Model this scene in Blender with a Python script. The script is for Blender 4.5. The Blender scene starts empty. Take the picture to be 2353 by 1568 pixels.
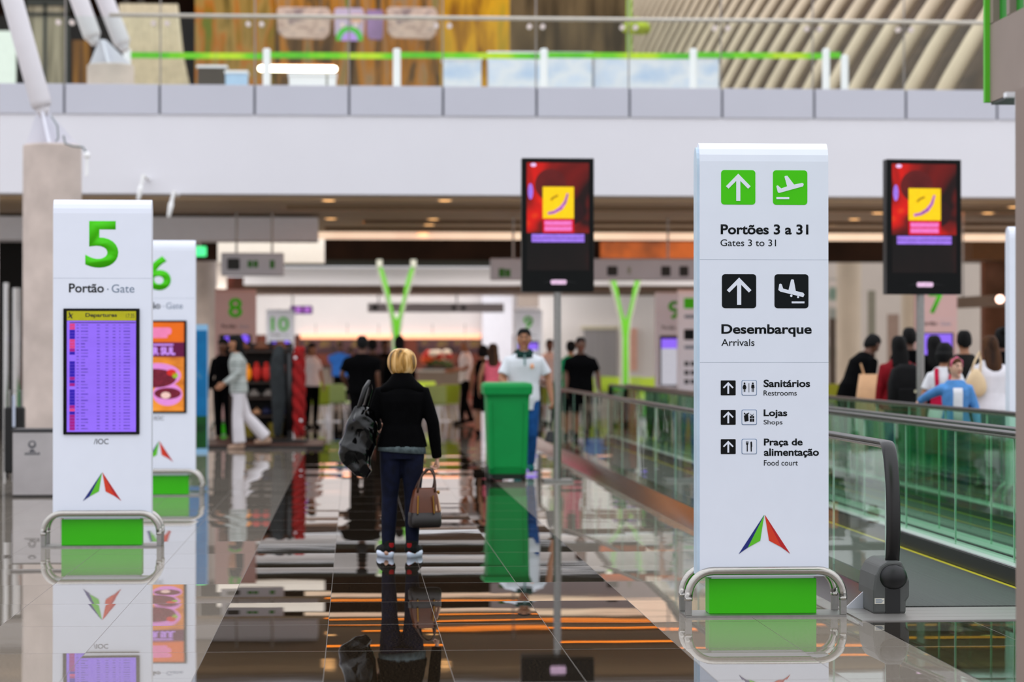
import bpy, bmesh, math, random
from mathutils import Vector, Matrix, Euler
random.seed(7)
PI = math.pi
S = bpy.context.scene
C = S.collection

# ------------------------------------------------------------------ camera, light, exposure
IMG_W, IMG_H, FPX = 2353, 1568, 5556.0
CAM_H = 1.5
YAW, PITCH = math.atan(364.0 / FPX), math.atan(29.0 / FPX)
cd = bpy.data.cameras.new('camera')
cam = bpy.data.objects.new('camera', cd)
C.objects.link(cam)
cam.location = (0, 0, CAM_H)
cam.rotation_euler = (PI / 2 + PITCH, 0, -YAW)
cd.sensor_width = 36.0
cd.lens = FPX * 36.0 / IMG_W
cd.clip_start, cd.clip_end = 0.1, 400
cd.dof.use_dof = True
cd.dof.focus_distance = 14.0
cd.dof.aperture_fstop = 2.0
S.camera = cam

wd = bpy.data.worlds.new('daylight'); S.world = wd
wd.use_nodes = True
bg = wd.node_tree.nodes['Background']
_nt = wd.node_tree
_tc = _nt.nodes.new('ShaderNodeTexCoord'); _sx = _nt.nodes.new('ShaderNodeSeparateXYZ'); _rp = _nt.nodes.new('ShaderNodeValToRGB')
_nt.links.new(_tc.outputs['Generated'], _sx.inputs[0]); _nt.links.new(_sx.outputs[2], _rp.inputs[0]); _nt.links.new(_rp.outputs[0], bg.inputs[0])
_rp.color_ramp.elements[0].position, _rp.color_ramp.elements[1].position = 0.0, 0.75      # bright daylight from the roof, dimmer towards the horizon
_rp.color_ramp.elements[0].color, _rp.color_ramp.elements[1].color = (0.40, 0.40, 0.42, 1), (0.76, 0.78, 0.83, 1)
bg.inputs[1].default_value = 1.7
def area(name, loc, sx, sy, power, rot=(0, 0, 0), col=(1, 1, 1)):
    d = bpy.data.lights.new(name, 'AREA'); d.shape = 'RECTANGLE'; d.size, d.size_y = sx, sy; d.energy = power; d.color = col
    o = bpy.data.objects.new(name, d); o.location = loc; o.rotation_euler = rot; C.objects.link(o); return o
area('hall_fill_light', (5, 57.2, 5.35), 30, 7.5, 1700, (0, 0, 0), (1, 0.97, 0.93))  # added fill that brightens the mid hall behind the bridge
area('stall_wall_fill', (-0.5, 69.0, 2.95), 12, 0.5, 190, (math.radians(70), 0, 0), (1, 0.97, 0.95))  # unseen fill added to whiten the wall above the counters
area('stall_fill_light', (2, 75.5, 3.9), 17, 3.0, 200, (0, 0, 0), (1, 0.85, 0.7))  # fill added over the food stalls, without a fitting
area('soffit_fill', (6, 41.0, 3.7), 32, 0.4, 45, (math.radians(100), 0, 0), (1, 0.86, 0.7))  # warm fill added under the bridge for soffit and bulkhead
area('fascia_fill', (3, 57.7, 3.75), 20, 0.3, 110, (math.radians(88), 0, 0), (1, 0.98, 0.96))  # unseen fill added to lift the white fascia
area('shop_fill_light', (20, 60, 5.2), 14, 8, 700, (0, 0, 0), (1, 0.9, 0.8))  # fill added to brighten the right side of the hall
S.view_settings.view_transform = 'Standard'
S.view_settings.look = 'None'
S.view_settings.exposure = 0.36
S.view_settings.gamma = 1.0
S.view_settings.use_curve_mapping = False
S.cycles.use_denoising = True
S.cycles.max_bounces = 8
S.cycles.transparent_max_bounces = 24

CR = Euler(cam.rotation_euler).to_matrix()
def P(x, y, Y):
    """the point on the plane at distance Y down the hall that the photograph shows at pixel x, y"""
    d = CR @ Vector((x - IMG_W / 2, IMG_H / 2 - y, -FPX))
    t = Y / d.y
    return Vector((d.x * t, Y, CAM_H + d.z * t))
def FL(x, y):
    d = CR @ Vector((x - IMG_W / 2, IMG_H / 2 - y, -FPX))
    t = -CAM_H / d.z
    return Vector((d.x * t, d.y * t, 0))
def RX(x0, y0, x1, y1, Y):
    a, b = P(x0, y0, Y), P(x1, y1, Y)
    return min(a.x, b.x), max(a.x, b.x), min(a.z, b.z), max(a.z, b.z)

# ------------------------------------------------------------------ materials
def lin(c):
    out = []
    for v in c[:3]:
        v = v / 255.0
        out.append(v / 12.92 if v <= 0.04045 else ((v + 0.055) / 1.055) ** 2.4)
    return (*out, 1)
_M = {}
def M(name, rgb, rough=0.5, metal=0.0, var=0.06, scale=6.0, emit=0.0, spec=0.5, bump=0.0, stretch=(1, 1, 1), coat=0.0):
    """a noise-varied surface; rgb in 0-255 display values"""
    if name in _M: return _M[name]
    m = bpy.data.materials.new(name); m.use_nodes = True
    nt = m.node_tree; b = nt.nodes['Principled BSDF']
    base = lin(rgb)
    tc = nt.nodes.new('ShaderNodeTexCoord'); mp = nt.nodes.new('ShaderNodeMapping')
    mp.inputs['Scale'].default_value = stretch
    nz = nt.nodes.new('ShaderNodeTexNoise'); nz.inputs['Scale'].default_value = scale; nz.inputs['Detail'].default_value = 4
    rp = nt.nodes.new('ShaderNodeValToRGB')
    rp.color_ramp.elements[0].position, rp.color_ramp.elements[1].position = 0.3, 0.7
    rp.color_ramp.elements[0].color = (*[max(0, v * (1 - var)) for v in base[:3]], 1)
    rp.color_ramp.elements[1].color = (*[min(1, v * (1 + var)) for v in base[:3]], 1)
    L = nt.links.new
    L(tc.outputs['Object'], mp.inputs[0]); L(mp.outputs[0], nz.inputs['Vector']); L(nz.outputs['Fac'], rp.inputs[0])
    L(rp.outputs[0], b.inputs['Base Color'])
    b.inputs['Roughness'].default_value = rough
    b.inputs['Metallic'].default_value = metal
    b.inputs['Specular IOR Level'].default_value = spec
    if coat: b.inputs['Coat Weight'].default_value = coat
    if emit:
        L(rp.outputs[0], b.inputs['Emission Color']); b.inputs['Emission Strength'].default_value = emit
    if bump:
        bp = nt.nodes.new('ShaderNodeBump'); bp.inputs['Strength'].default_value = bump; bp.inputs['Distance'].default_value = 0.02
        L(nz.outputs['Fac'], bp.inputs['Height']); L(bp.outputs[0], b.inputs['Normal'])
    _M[name] = m
    return m
def screen(name, rgb, emit=1.0, var=0.05, scale=20, stretch=(1, 1, 1)):
    emit *= 0.8
    """lit display surface: dark glass that gives off the colour"""
    if name in _M: return _M[name]
    m = M(name, rgb, rough=0.35, var=var, scale=scale, emit=emit, stretch=stretch)
    b = m.node_tree.nodes['Principled BSDF']
    for l in list(b.inputs['Base Color'].links): m.node_tree.links.remove(l)
    b.inputs['Base Color'].default_value = (0.01, 0.01, 0.012, 1); b.inputs['Specular IOR Level'].default_value = 0.12
    return m
def ramp_mat(name, stops, scale=4, stretch=(1, 1, 1), rough=0.7, emit=0.0, detail=5, dist=0.0):
    """noise through a colour ramp"""
    if name in _M: return _M[name]
    m = bpy.data.materials.new(name); m.use_nodes = True
    nt = m.node_tree; b = nt.nodes['Principled BSDF']; L = nt.links.new
    tc = nt.nodes.new('ShaderNodeTexCoord'); mp = nt.nodes.new('ShaderNodeMapping'); mp.inputs['Scale'].default_value = stretch
    nz = nt.nodes.new('ShaderNodeTexNoise'); nz.inputs['Scale'].default_value = scale; nz.inputs['Detail'].default_value = detail
    nz.inputs['Distortion'].default_value = dist
    rp = nt.nodes.new('ShaderNodeValToRGB')
    e = rp.color_ramp.elements
    while len(e) < len(stops): e.new(0.5)
    for k, (p, c) in enumerate(stops):
        e[k].position = p; e[k].color = lin(c)
    L(tc.outputs['Object'], mp.inputs[0]); L(mp.outputs[0], nz.inputs['Vector']); L(nz.outputs['Fac'], rp.inputs[0])
    b.inputs['Roughness'].default_value = rough; b.inputs['Specular IOR Level'].default_value = 0.25
    if emit:
        b.inputs['Base Color'].default_value = (0.01, 0.01, 0.01, 1); b.inputs['Specular IOR Level'].default_value = 0.12
        L(rp.outputs[0], b.inputs['Emission Color']); b.inputs['Emission Strength'].default_value = emit
    else:
        L(rp.outputs[0], b.inputs['Base Color'])
    _M[name] = m
    return m
def glass(name, tint, ior=1.5, rough=0.0, gain=1.0):
    """thin architectural pane: tinted see-through with Fresnel reflection"""
    if name in _M: return _M[name]
    m = bpy.data.materials.new(name); m.use_nodes = True
    nt = m.node_tree; nt.nodes.clear(); L = nt.links.new
    out = nt.nodes.new('ShaderNodeOutputMaterial'); mix = nt.nodes.new('ShaderNodeMixShader')
    tr = nt.nodes.new('ShaderNodeBsdfTransparent'); gl = nt.nodes.new('ShaderNodeBsdfGlossy'); fr = nt.nodes.new('ShaderNodeFresnel')
    tc = nt.nodes.new('ShaderNodeTexCoord'); nz = nt.nodes.new('ShaderNodeTexNoise'); nz.inputs['Scale'].default_value = 1.3
    bp = nt.nodes.new('ShaderNodeBump'); bp.inputs['Strength'].default_value = 0.04; bp.inputs['Distance'].default_value = 0.02
    L(tc.outputs['Object'], nz.inputs['Vector']); L(nz.outputs['Fac'], bp.inputs['Height']); L(bp.outputs[0], gl.inputs['Normal'])
    tr.inputs[0].default_value = (*tint, 1); gl.inputs[0].default_value = (0.9, 0.95, 0.92, 1); gl.inputs['Roughness'].default_value = rough
    fr.inputs[0].default_value = ior
    mu = nt.nodes.new('ShaderNodeMath'); mu.operation = 'MULTIPLY'; mu.inputs[1].default_value = gain; mu.use_clamp = True
    ge = nt.nodes.new('ShaderNodeNewGeometry'); fs = nt.nodes.new('ShaderNodeMath'); fs.operation = 'SUBTRACT'; fs.inputs[0].default_value = 1.0
    m2 = nt.nodes.new('ShaderNodeMath'); m2.operation = 'MULTIPLY'; L(ge.outputs['Backfacing'], fs.inputs[1]); L(fs.outputs[0], m2.inputs[0]); L(fr.outputs[0], m2.inputs[1])
    L(m2.outputs[0], mu.inputs[0]); L(mu.outputs[0], mix.inputs[0]); L(tr.outputs[0], mix.inputs[1]); L(gl.outputs[0], mix.inputs[2]); L(mix.outputs[0], out.inputs[0])
    _M[name] = m
    return m

WHITE = M('totem white enamel', (232, 237, 250), 0.35, var=0.01)
INK = M('dark navy vinyl', (3, 10, 15), 0.5, var=0.02, spec=0.2)
GREYINK = M('grey blue vinyl', (110, 128, 150), 0.5, var=0.02)
LIME = M('lime green vinyl', (70, 204, 0), 0.5, var=0.02, spec=0.25)
BASEGREEN = M('green enamel', (60, 194, 8), 0.35, var=0.03, scale=3, spec=0.3)
STEEL = M('brushed steel', (176, 172, 166), 0.22, 1.0, var=0.06, scale=40, stretch=(1, 1, 8))
STEELDK = M('satin steel plate', (150, 148, 145), 0.4, 1.0, var=0.08, scale=30)
CHROME = M('polished steel', (205, 203, 200), 0.08, 1.0, var=0.03, scale=4)
BLACKP = M('black plastic', (12, 12, 13), 0.4, var=0.1)
BLACKG = M('glossy black frame', (7, 9, 10), 0.3, var=0.1, spec=0.15)
RUBBER = M('black rubber', (16, 14, 13), 0.3, var=0.1)
CONC = M('bare concrete', (204, 189, 180), 0.85, var=0.16, scale=2.2, bump=0.1)
PLAST = M('white plaster', (233, 232, 238), 0.7, var=0.012, scale=1.0)
PANELG = M('grey composite cladding', (202, 203, 214), 0.45, var=0.02, scale=0.7)
BEIGE = M('beige plaster', (205, 192, 180), 0.8, var=0.04, scale=1)
OFFW = M('warm white plaster', (226, 220, 218), 0.8, var=0.02, scale=1)
VOIDBROWN = M('dark brown for shadowed void', (20, 9, 4), 0.8, var=0.4, scale=1.0, spec=0.04)  # shade of the void above the olive beam is put into this brown
NEARBLACK = M('unlit black panel', (8, 7, 6), 0.8, var=0.2)  # even near-black colour of the left shop front
SKIN = M('skin light', (205, 160, 135), 0.5, var=0.04, scale=10)
SKIN2 = M('skin tan', (165, 112, 80), 0.5, var=0.05, scale=10)
SKIN3 = M('skin brown', (96, 58, 38), 0.5, var=0.05, scale=10)

# ------------------------------------------------------------------ object helpers
def link(name, data, parent=None):
    o = bpy.data.objects.new(name, data); C.objects.link(o)
    if parent is not None: o.parent = parent
    return o
def tag(o, label=None, cat=None, group=None, kind=None):
    if label: o['label'] = label
    if cat: o['category'] = cat
    if group: o['group'] = group
    if kind: o['kind'] = kind
    return o
def thing(name, label, cat, loc=(0, 0, 0), rz=0.0, group=None):
    o = link(name, None); o.location = loc; o.rotation_euler = (0, 0, rz)
    o.empty_display_size = 0.1
    return tag(o, label, cat, group)
def copy_tree(o, parent=None):
    c = o.copy(); C.objects.link(c)
    if parent is not None: c.parent = parent
    for ch in list(o.children): copy_tree(ch, c)
    return c

class MB:
    """collects shapes and links them as one mesh object"""
    def __init__(s): s.bm = bmesh.new()
    def box(s, x0, x1, y0, y1, z0, z1):
        v = [s.bm.verts.new(p) for p in ((x0, y0, z0), (x1, y0, z0), (x1, y1, z0), (x0, y1, z0), (x0, y0, z1), (x1, y0, z1), (x1, y1, z1), (x0, y1, z1))]
        for f in ((3, 2, 1, 0), (4, 5, 6, 7), (0, 1, 5, 4), (1, 2, 6, 5), (2, 3, 7, 6), (3, 0, 4, 7)): s.bm.faces.new([v[i] for i in f])
        return s
    def hexa(s, pts):
        v = [s.bm.verts.new(p) for p in pts]
        for f in ((3, 2, 1, 0), (4, 5, 6, 7), (0, 1, 5, 4), (1, 2, 6, 5), (2, 3, 7, 6), (3, 0, 4, 7)): s.bm.faces.new([v[i] for i in f])
        return s
    def prism(s, poly, y0, y1):
        """x,z outline pushed from y0 to y1"""
        a = [s.bm.verts.new((p[0], y0, p[1])) for p in poly]; b = [s.bm.verts.new((p[0], y1, p[1])) for p in poly]
        n = len(poly); s.bm.faces.new(a); s.bm.faces.new(b[::-1])
        for i in range(n): s.bm.faces.new((a[i], b[i], b[(i + 1) % n], a[(i + 1) % n]))
        return s
    def prismx(s, poly, x0, x1):
        """y,z outline pushed from x0 to x1"""
        a = [s.bm.verts.new((x0, p[0], p[1])) for p in poly]; b = [s.bm.verts.new((x1, p[0], p[1])) for p in poly]
        n = len(poly); s.bm.faces.new(a); s.bm.faces.new(b[::-1])
        for i in range(n): s.bm.faces.new((a[i], b[i], b[(i + 1) % n], a[(i + 1) % n]))
        return s
    def prismz(s, poly, z0, z1):
        a = [s.bm.verts.new((p[0], p[1], z0)) for p in poly]; b = [s.bm.verts.new((p[0], p[1], z1)) for p in poly]
        n = len(poly); s.bm.faces.new(a[::-1]); s.bm.faces.new(b)
        for i in range(n): s.bm.faces.new((a[i], a[(i + 1) % n], b[(i + 1) % n], b[i]))
        return s
    def rings(s, rs, cap=True):
        vs = [[s.bm.verts.new(p) for p in r] for r in rs]; n = len(vs[0])
        for a, b in zip(vs, vs[1:]):
            for i in range(n): s.bm.faces.new((a[i], a[(i + 1) % n], b[(i + 1) % n], b[i]))
        if cap: s.bm.faces.new(vs[0][::-1]); s.bm.faces.new(vs[-1])
        return s
    def tube(s, pts, rad, seg=12, flat=1.0, up=(0, 0, 1), round_ends=False):
        """a swept tube; rad may be one number or one per point; flat squeezes the section across"""
        pts = [Vector(p) for p in pts]; n = len(pts)
        rad = list(rad) if hasattr(rad, '__len__') else [rad] * n
        if round_ends:
            d0, d1 = (pts[0] - pts[1]).normalized(), (pts[-1] - pts[-2]).normalized()
            pre = [(pts[0] + d0 * rad[0] * k, rad[0] * r) for k, r in ((0.95, 0.3), (0.7, 0.7))]
            post = [(pts[-1] + d1 * rad[-1] * k, rad[-1] * r) for k, r in ((0.7, 0.7), (0.95, 0.3))]
            pts = [p for p, _ in pre] + pts + [p for p, _ in post]; rad = [r for _, r in pre] + rad + [r for _, r in post]; n += 4
        rs = []; prev = None
        for i in range(n):
            d = (pts[min(i + 1, n - 1)] - pts[max(i - 1, 0)])
            if d.length < 1e-9: d = Vector((0, 0, 1))
            d.normalize()
            if prev is None:
                u = Vector(up)
                if abs(u.dot(d)) > 0.95: u = Vector((0, 1, 0)) if abs(d.y) < 0.9 else Vector((1, 0, 0))
                a = d.cross(u).normalized()
            else:
                a = (prev - d * prev.dot(d))
                a = a.normalized() if a.length > 1e-6 else d.orthogonal().normalized()
            prev = a; b = d.cross(a)
            rs.append([pts[i] + a * (rad[i] * flat * math.cos(2 * PI * k / seg)) + b * (rad[i] * math.sin(2 * PI * k / seg)) for k in range(seg)])
        return s.rings(rs)
    def lathe(s, prof, c=(0, 0, 0), seg=24, cap=True):
        c = Vector(c)
        return s.rings([[c + Vector((r * math.cos(2 * PI * k / seg), r * math.sin(2 * PI * k / seg), z)) for k in range(seg)] for r, z in prof], cap)
    def ell(s, c, rx, ry, rz, seg=16, rows=10, fn=None, rot=None):
        c = Vector(c); rs = []
        for j in range(1, rows):
            t = PI * j / rows; ring = []
            for k in range(seg):
                p = Vector((rx * math.sin(t) * math.cos(2 * PI * k / seg), ry * math.sin(t) * math.sin(2 * PI * k / seg), -rz * math.cos(t)))
                if fn: p = fn(p)
                if rot: p = rot @ p
                ring.append(c + p)
            rs.append(ring)
        return s.rings(rs)
    def build(s, name, m, parent=None, smooth=False, bevel=0.0, seg=2, fn=None):
        if fn:
            for v in s.bm.verts: v.co = fn(v.co)
        bmesh.ops.recalc_face_normals(s.bm, faces=s.bm.faces)
        me = bpy.data.meshes.new(name); s.bm.to_mesh(me); s.bm.free()
        me.materials.append(m)
        if smooth:
            for p in me.polygons: p.use_smooth = True
        o = link(name, me, parent)
        if bevel:
            bv = o.modifiers.new('soft edge', 'BEVEL'); bv.width = bevel; bv.segments = seg; bv.limit_method = 'ANGLE'
        return o

def text(name, s, x0, x1, z0, z1, y, m, parent, bold=0.0, th=0.0015):
    """lettering fitted to the box x0..x1, z0..z1 on a face looking towards -Y"""
    cu = bpy.data.curves.new(name, 'FONT'); cu.body = s; cu.size = 1.0; cu.offset = bold; cu.resolution_u = 6
    t = bpy.data.objects.new(name, cu)
    me = bpy.data.meshes.new_from_object(t)
    bpy.data.objects.remove(t); bpy.data.curves.remove(cu)
    xs = [v.co.x for v in me.vertices]; ys = [v.co.y for v in me.vertices]
    ax, bx, ay, by = min(xs), max(xs), min(ys), max(ys)
    bm = bmesh.new(); bm.from_mesh(me); bpy.data.meshes.remove(me)
    bmesh.ops.remove_doubles(bm, verts=bm.verts, dist=1e-5)
    ex = bmesh.ops.extrude_face_region(bm, geom=list(bm.faces))
    top = {v for v in ex['geom'] if isinstance(v, bmesh.types.BMVert)}
    for v in bm.verts:
        v.co = Vector((x0 + (v.co.x - ax) / (bx - ax) * (x1 - x0), y - (th if v in top else 0), z0 + (v.co.y - ay) / (by - ay) * (z1 - z0)))
    bmesh.ops.recalc_face_normals(bm, faces=bm.faces)
    me = bpy.data.meshes.new(name); bm.to_mesh(me); bm.free(); me.materials.append(m)
    return link(name, me, parent)

def rrect(x0, x1, z0, z1, r, n=4):
    out = []
    for cx, cz, a in ((x1 - r, z1 - r, 0), (x0 + r, z1 - r, 90), (x0 + r, z0 + r, 180), (x1 - r, z0 + r, 270)):
        for k in range(n + 1):
            t = math.radians(a + 90 * k / n); out.append((cx + r * math.cos(t), cz + r * math.sin(t)))
    return out
def disc(cx, cz, r, n=16): return [(cx + r * math.cos(2 * PI * k / n), cz + r * math.sin(2 * PI * k / n)) for k in range(n)]

def pbox(name, px, Y, depth, m, label=None, cat=None, kind=None, parent=None, bevel=0.0, group=None):
    """a block whose near face fills the pixel box px at distance Y"""
    x0, x1, z0, z1 = RX(*px, Y)
    o = MB().box(x0, x1, Y, Y + depth, max(z0, 0.0) if parent is None else z0, z1).build(name, m, parent, bevel=bevel)
    return tag(o, label, cat, group, kind)
# ------------------------------------------------------------------ floor
TX0, TW, TY0, TL = -0.739, 0.6, 13.42, 1.2     # tile joints
def floor_material():
    m = bpy.data.materials.new('polished granite tiles'); m.use_nodes = True
    nt = m.node_tree; b = nt.nodes['Principled BSDF']; L = nt.links.new
    def math_(op, a, c=None, clamp=False):
        n = nt.nodes.new('ShaderNodeMath'); n.operation = op; n.use_clamp = clamp
        for i, v in enumerate((a, c)):
            if v is None: continue
            if isinstance(v, (int, float)): n.inputs[i].default_value = v
            else: L(v, n.inputs[i])
        return n.outputs[0]
    geo = nt.nodes.new('ShaderNodeNewGeometry'); sp = nt.nodes.new('ShaderNodeSeparateXYZ'); L(geo.outputs['Position'], sp.inputs[0])
    x, y = sp.outputs[0], sp.outputs[1]
    u = math_('DIVIDE', math_('SUBTRACT', x, TX0), TW); v = math_('DIVIDE', math_('SUBTRACT', y, TY0), TL)
    iu, iv = math_('FLOOR', u), math_('FLOOR', v); fu, fv = math_('SUBTRACT', u, iu), math_('SUBTRACT', v, iv)
    cid = nt.nodes.new('ShaderNodeCombineXYZ'); L(iu, cid.inputs[0]); L(iv, cid.inputs[1])
    wn = nt.nodes.new('ShaderNodeTexWhiteNoise'); wn.noise_dimensions = '2D'; L(cid.outputs[0], wn.inputs['Vector'])
    rc = nt.nodes.new('ShaderNodeSeparateColor'); L(wn.outputs['Color'], rc.inputs[0])
    # each tile lies a little out of true and is slightly dished, so reflections step from tile to tile
    row = nt.nodes.new('ShaderNodeTexWhiteNoise'); row.noise_dimensions = '1D'; L(iv, row.inputs['W'])
    rr = math_('ADD', math_('MULTIPLY', math_('SUBTRACT', row.outputs['Value'], 0.5), 0.0085), math_('MULTIPLY', math_('SUBTRACT', rc.outputs[0], 0.5), 0.003))
    cv = math_('MULTIPLY', math_('SUBTRACT', fv, 0.5), math_('ADD', math_('MULTIPLY', rc.outputs[2], 0.016), -0.006))
    wv = nt.nodes.new('ShaderNodeTexNoise'); wv.inputs['Scale'].default_value = 1.0; wv.inputs['Detail'].default_value = 2
    mp = nt.nodes.new('ShaderNodeMapping'); mp.inputs['Scale'].default_value = (1.6, 3.2, 1); L(geo.outputs['Position'], mp.inputs[0]); L(mp.outputs[0], wv.inputs['Vector'])
    wob = math_('MULTIPLY', math_('SUBTRACT', wv.outputs['Fac'], 0.5), 0.0022)
    ny = math_('ADD', math_('ADD', rr, cv), wob)
    nx = math_('MULTIPLY', math_('SUBTRACT', rc.outputs[1], 0.5), 0.0022)
    cn = nt.nodes.new('ShaderNodeCombineXYZ'); L(nx, cn.inputs[0]); L(ny, cn.inputs[1]); cn.inputs[2].default_value = 1
    vn = nt.nodes.new('ShaderNodeVectorMath'); vn.operation = 'NORMALIZE'; L(cn.outputs[0], vn.inputs[0]); L(vn.outputs[0], b.inputs['Normal'])
    # colours: pale granite with a dark walking strip and dark paving in front of the walkway
    s1 = math_('MULTIPLY', math_('GREATER_THAN', x, TX0), math_('LESS_THAN', x, TX0 + 4 * TW))
    s2 = math_('MULTIPLY', math_('GREATER_THAN', x, TX0 + 6 * TW), math_('LESS_THAN', y, TY0 + 0.1))
    dark = math_('ADD', s1, s2, True)
    sp1 = nt.nodes.new('ShaderNodeTexNoise'); sp1.inputs['Scale'].default_value = 90; sp1.inputs['Detail'].default_value = 3; L(geo.outputs['Position'], sp1.inputs['Vector'])
    r1 = nt.nodes.new('ShaderNodeValToRGB'); r1.color_ramp.elements[0].color = lin((128, 119, 108)); r1.color_ramp.elements[1].color = lin((160, 150, 138))
    r1.color_ramp.elements[0].position, r1.color_ramp.elements[1].position = 0.35, 0.65
    r2 = nt.nodes.new('ShaderNodeValToRGB'); r2.color_ramp.elements[0].color = lin((16, 11, 7)); r2.color_ramp.elements[1].color = lin((62, 50, 36))
    r2.color_ramp.elements[0].position, r2.color_ramp.elements[1].position = 0.42, 0.7
    L(sp1.outputs['Fac'], r1.inputs[0]); L(sp1.outputs['Fac'], r2.inputs[0])
    mx = nt.nodes.new('ShaderNodeMix'); mx.data_type = 'RGBA'; L(dark, mx.inputs[0]); L(r1.outputs[0], mx.inputs[6]); L(r2.outputs[0], mx.inputs[7])
    eu = math_('MULTIPLY', math_('MINIMUM', fu, math_('SUBTRACT', 1.0, fu)), TW); ev = math_('MULTIPLY', math_('MINIMUM', fv, math_('SUBTRACT', 1.0, fv)), TL)
    gu = math_('LESS_THAN', eu, 0.0016); gv = math_('LESS_THAN', ev, 0.0035)
    gr = math_('MAXIMUM', gu, gv)
    mg = nt.nodes.new('ShaderNodeMix'); mg.data_type = 'RGBA'; L(gr, mg.inputs[0]); L(mx.outputs[2], mg.inputs[6]); mg.inputs[7].default_value = lin((74, 62, 50))
    L(mg.outputs[2], b.inputs['Base Color'])
    L(math_('ADD', math_('MULTIPLY', gr, 0.5), 0.012), b.inputs['Roughness'])
    b.inputs['IOR'].default_value = 1.75
    return m
fl = MB().box(-40, 45, 1.0, 110, -0.2, 0.0).build('floor', floor_material())
tag(fl, 'glossy granite floor with a dark strip of tiles down the middle', 'floor', kind='structure')

def struct(name, px, Y, depth, m, label, cat, zmin=None):
    x0, x1, z0, z1 = RX(*px, Y)
    if zmin is not None: z0 = zmin
    return tag(MB().box(x0, x1, Y, Y + depth, z0, z1).build(name, m), label, cat, kind='structure')

# ------------------------------------------------------------------ the bridge across the hall
BY = 40.0
zb0, zb1, zt = P(1170, 448.5, BY).z, P(1170, 268, BY).z, P(1170, 200, BY).z       # soffit, foot of the cladding, upper floor edge
XL, XR = -14.0, 24.0
tag(MB().box(XL, XR, BY, BY + 0.5, zb0, zb1).build('beam', PLAST), 'broad white plaster beam running across the whole hall', 'beam', kind='structure')
tag(MB().box(XL, XR, BY + 0.5, BY + 12.5, zb0 + 0.01, zb0 + 0.25).build('ceiling', M('brown tan soffit', (160, 138, 110), 0.6, var=0.08, scale=1.2, stretch=(0.2, 1, 1))), 'brown soffit under the bridge with recessed lamps', 'ceiling', kind='structure')  # one brown-tan base tone over the whole underside
tag(MB().box(XL, XR, BY + 0.3, 61.98, zt - 0.35, zt - 0.02).build('floor_upper', CONC), 'edge slab of the upper floor above the white beam', 'floor', kind='structure')
mb = MB(); pw = P(593, 230, BY).x - P(375, 230, BY).x; xj = P(1018, 230, BY).x
k0 = int((XL - xj) / pw) - 1
for k in range(k0, k0 + int((XR - XL) / pw) + 3):
    a = xj + k * pw
    mb.box(a + 0.02, a + pw - 0.02, BY - 0.03, BY + 0.02, zb1, zt)
tag(mb.build('trim_1', PANELG, bevel=0.004), 'row of grey cladding panels along the upper floor edge', 'cladding', kind='structure')
tag(MB().box(XL, XR, BY + 0.02, BY + 0.3, zb1 + 0.002, zt - 0.01).build('trim_2', M('joint grey', (120, 122, 130), 0.7)), 'grey backing strip behind the cladding panels', 'cladding', kind='structure')

# dark bulkhead at the left and glowing cove face at the far edge of the soffit
BULK = M('grey bulkhead paint', (236, 238, 248), 0.7, var=0.02)
struct('trim_3', (-60, 497, 730, 553), 46.0, 1.0, BULK, 'grey bulkhead hanging below the soffit at the left', 'bulkhead')
x0, x1, z0, z1 = RX(700, 533, 2420, 553, 53.0)
COVE = M('cove face with added glow', (255, 214, 188), 0.6, var=0.25, scale=0.35, emit=0.7, stretch=(1, 0.01, 0.01))  # emission stands in for light falling on the white beam face
tag(MB().box(x0, x1, 53.0, 53.4, z0, z1).build('trim_4', COVE), 'cove face with added glow along the far edge of the soffit', 'cove light', kind='structure')
struct('trim_5', (500, 540, 745, 604), 56.0, 0.6, M('white box paint', (246, 242, 236), 0.6, var=0.02), 'white boxed duct end behind the grey bulkhead', 'bulkhead')
WY = 62.0
x0, x1, _, _ = RX(-300, 0, 2700, 10, WY)
zlow = P(900, 600, WY).z
tag(MB().box(x0, x1, WY, WY + 0.4, zlow, 15.0).build('wall_upper', VOIDBROWN), 'wall behind the upper floor, coloured dark for the shadowed void', 'wall', kind='structure')
struct('trim_6', (560, 598, 1640, 612), WY - 0.3, 0.8, M('dark olive beam paint', (14, 15, 7), 0.7, spec=0.2), 'dark olive beam carried by the green branching columns', 'beam')
struct('trim_7', (560, 614, 1640, 656), WY + 0.6, 0.5, PLAST, 'white fascia behind the green branching columns', 'fascia')
struct('trim_8', (560, 656, 1640, 668), WY + 2.4, 6.0, M('brown timber soffit', (105, 80, 62), 0.7), 'thin brown soffit strip under the white fascia', 'soffit')
struct('trim_9', (1380, 555, 1640, 600), WY - 0.5, 0.2, ramp_mat('amber mottled brown boards', [(0.35, (40, 22, 8)), (0.6, (150, 70, 15)), (0.75, (90, 45, 10))], 0.8), 'amber brown boarding left of the big white sign', 'cladding')  # random mottling between dark brown and amber
SY = 73.0
xa, xb, za, zc = RX(560, 664, 1240, 770, SY)
tag(MB().box(xa, xb, SY, SY + 0.3, za, zc + 0.3).build('wall_back', OFFW), 'white wall above the food counters', 'wall', kind='structure')
struct('trim_10', (690, 768, 1105, 779), SY - 0.15, 0.2, M('warm strip light', (255, 170, 130), 0.5, var=0.05, emit=0.9), 'warm strip light below the white wall', 'strip light')
xa2, xb2, za2, zc2 = RX(1240, 650, 1640, 895, SY - 2)
tag(MB().box(xa2, xb2, SY - 2, SY - 1.7, 0, zc2 + 0.2).build('wall_right', OFFW), 'pale wall behind the second green column', 'wall', kind='structure')
xa3, xb3, za3, zc3 = RX(1640, 535, 2700, 900, 80)
tag(MB().box(xa3, xb3, 80, 80.3, 0, zc3 + 0.4).build('wall_far', BEIGE), 'beige wall closing the right side of the hall', 'wall', kind='structure')
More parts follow.
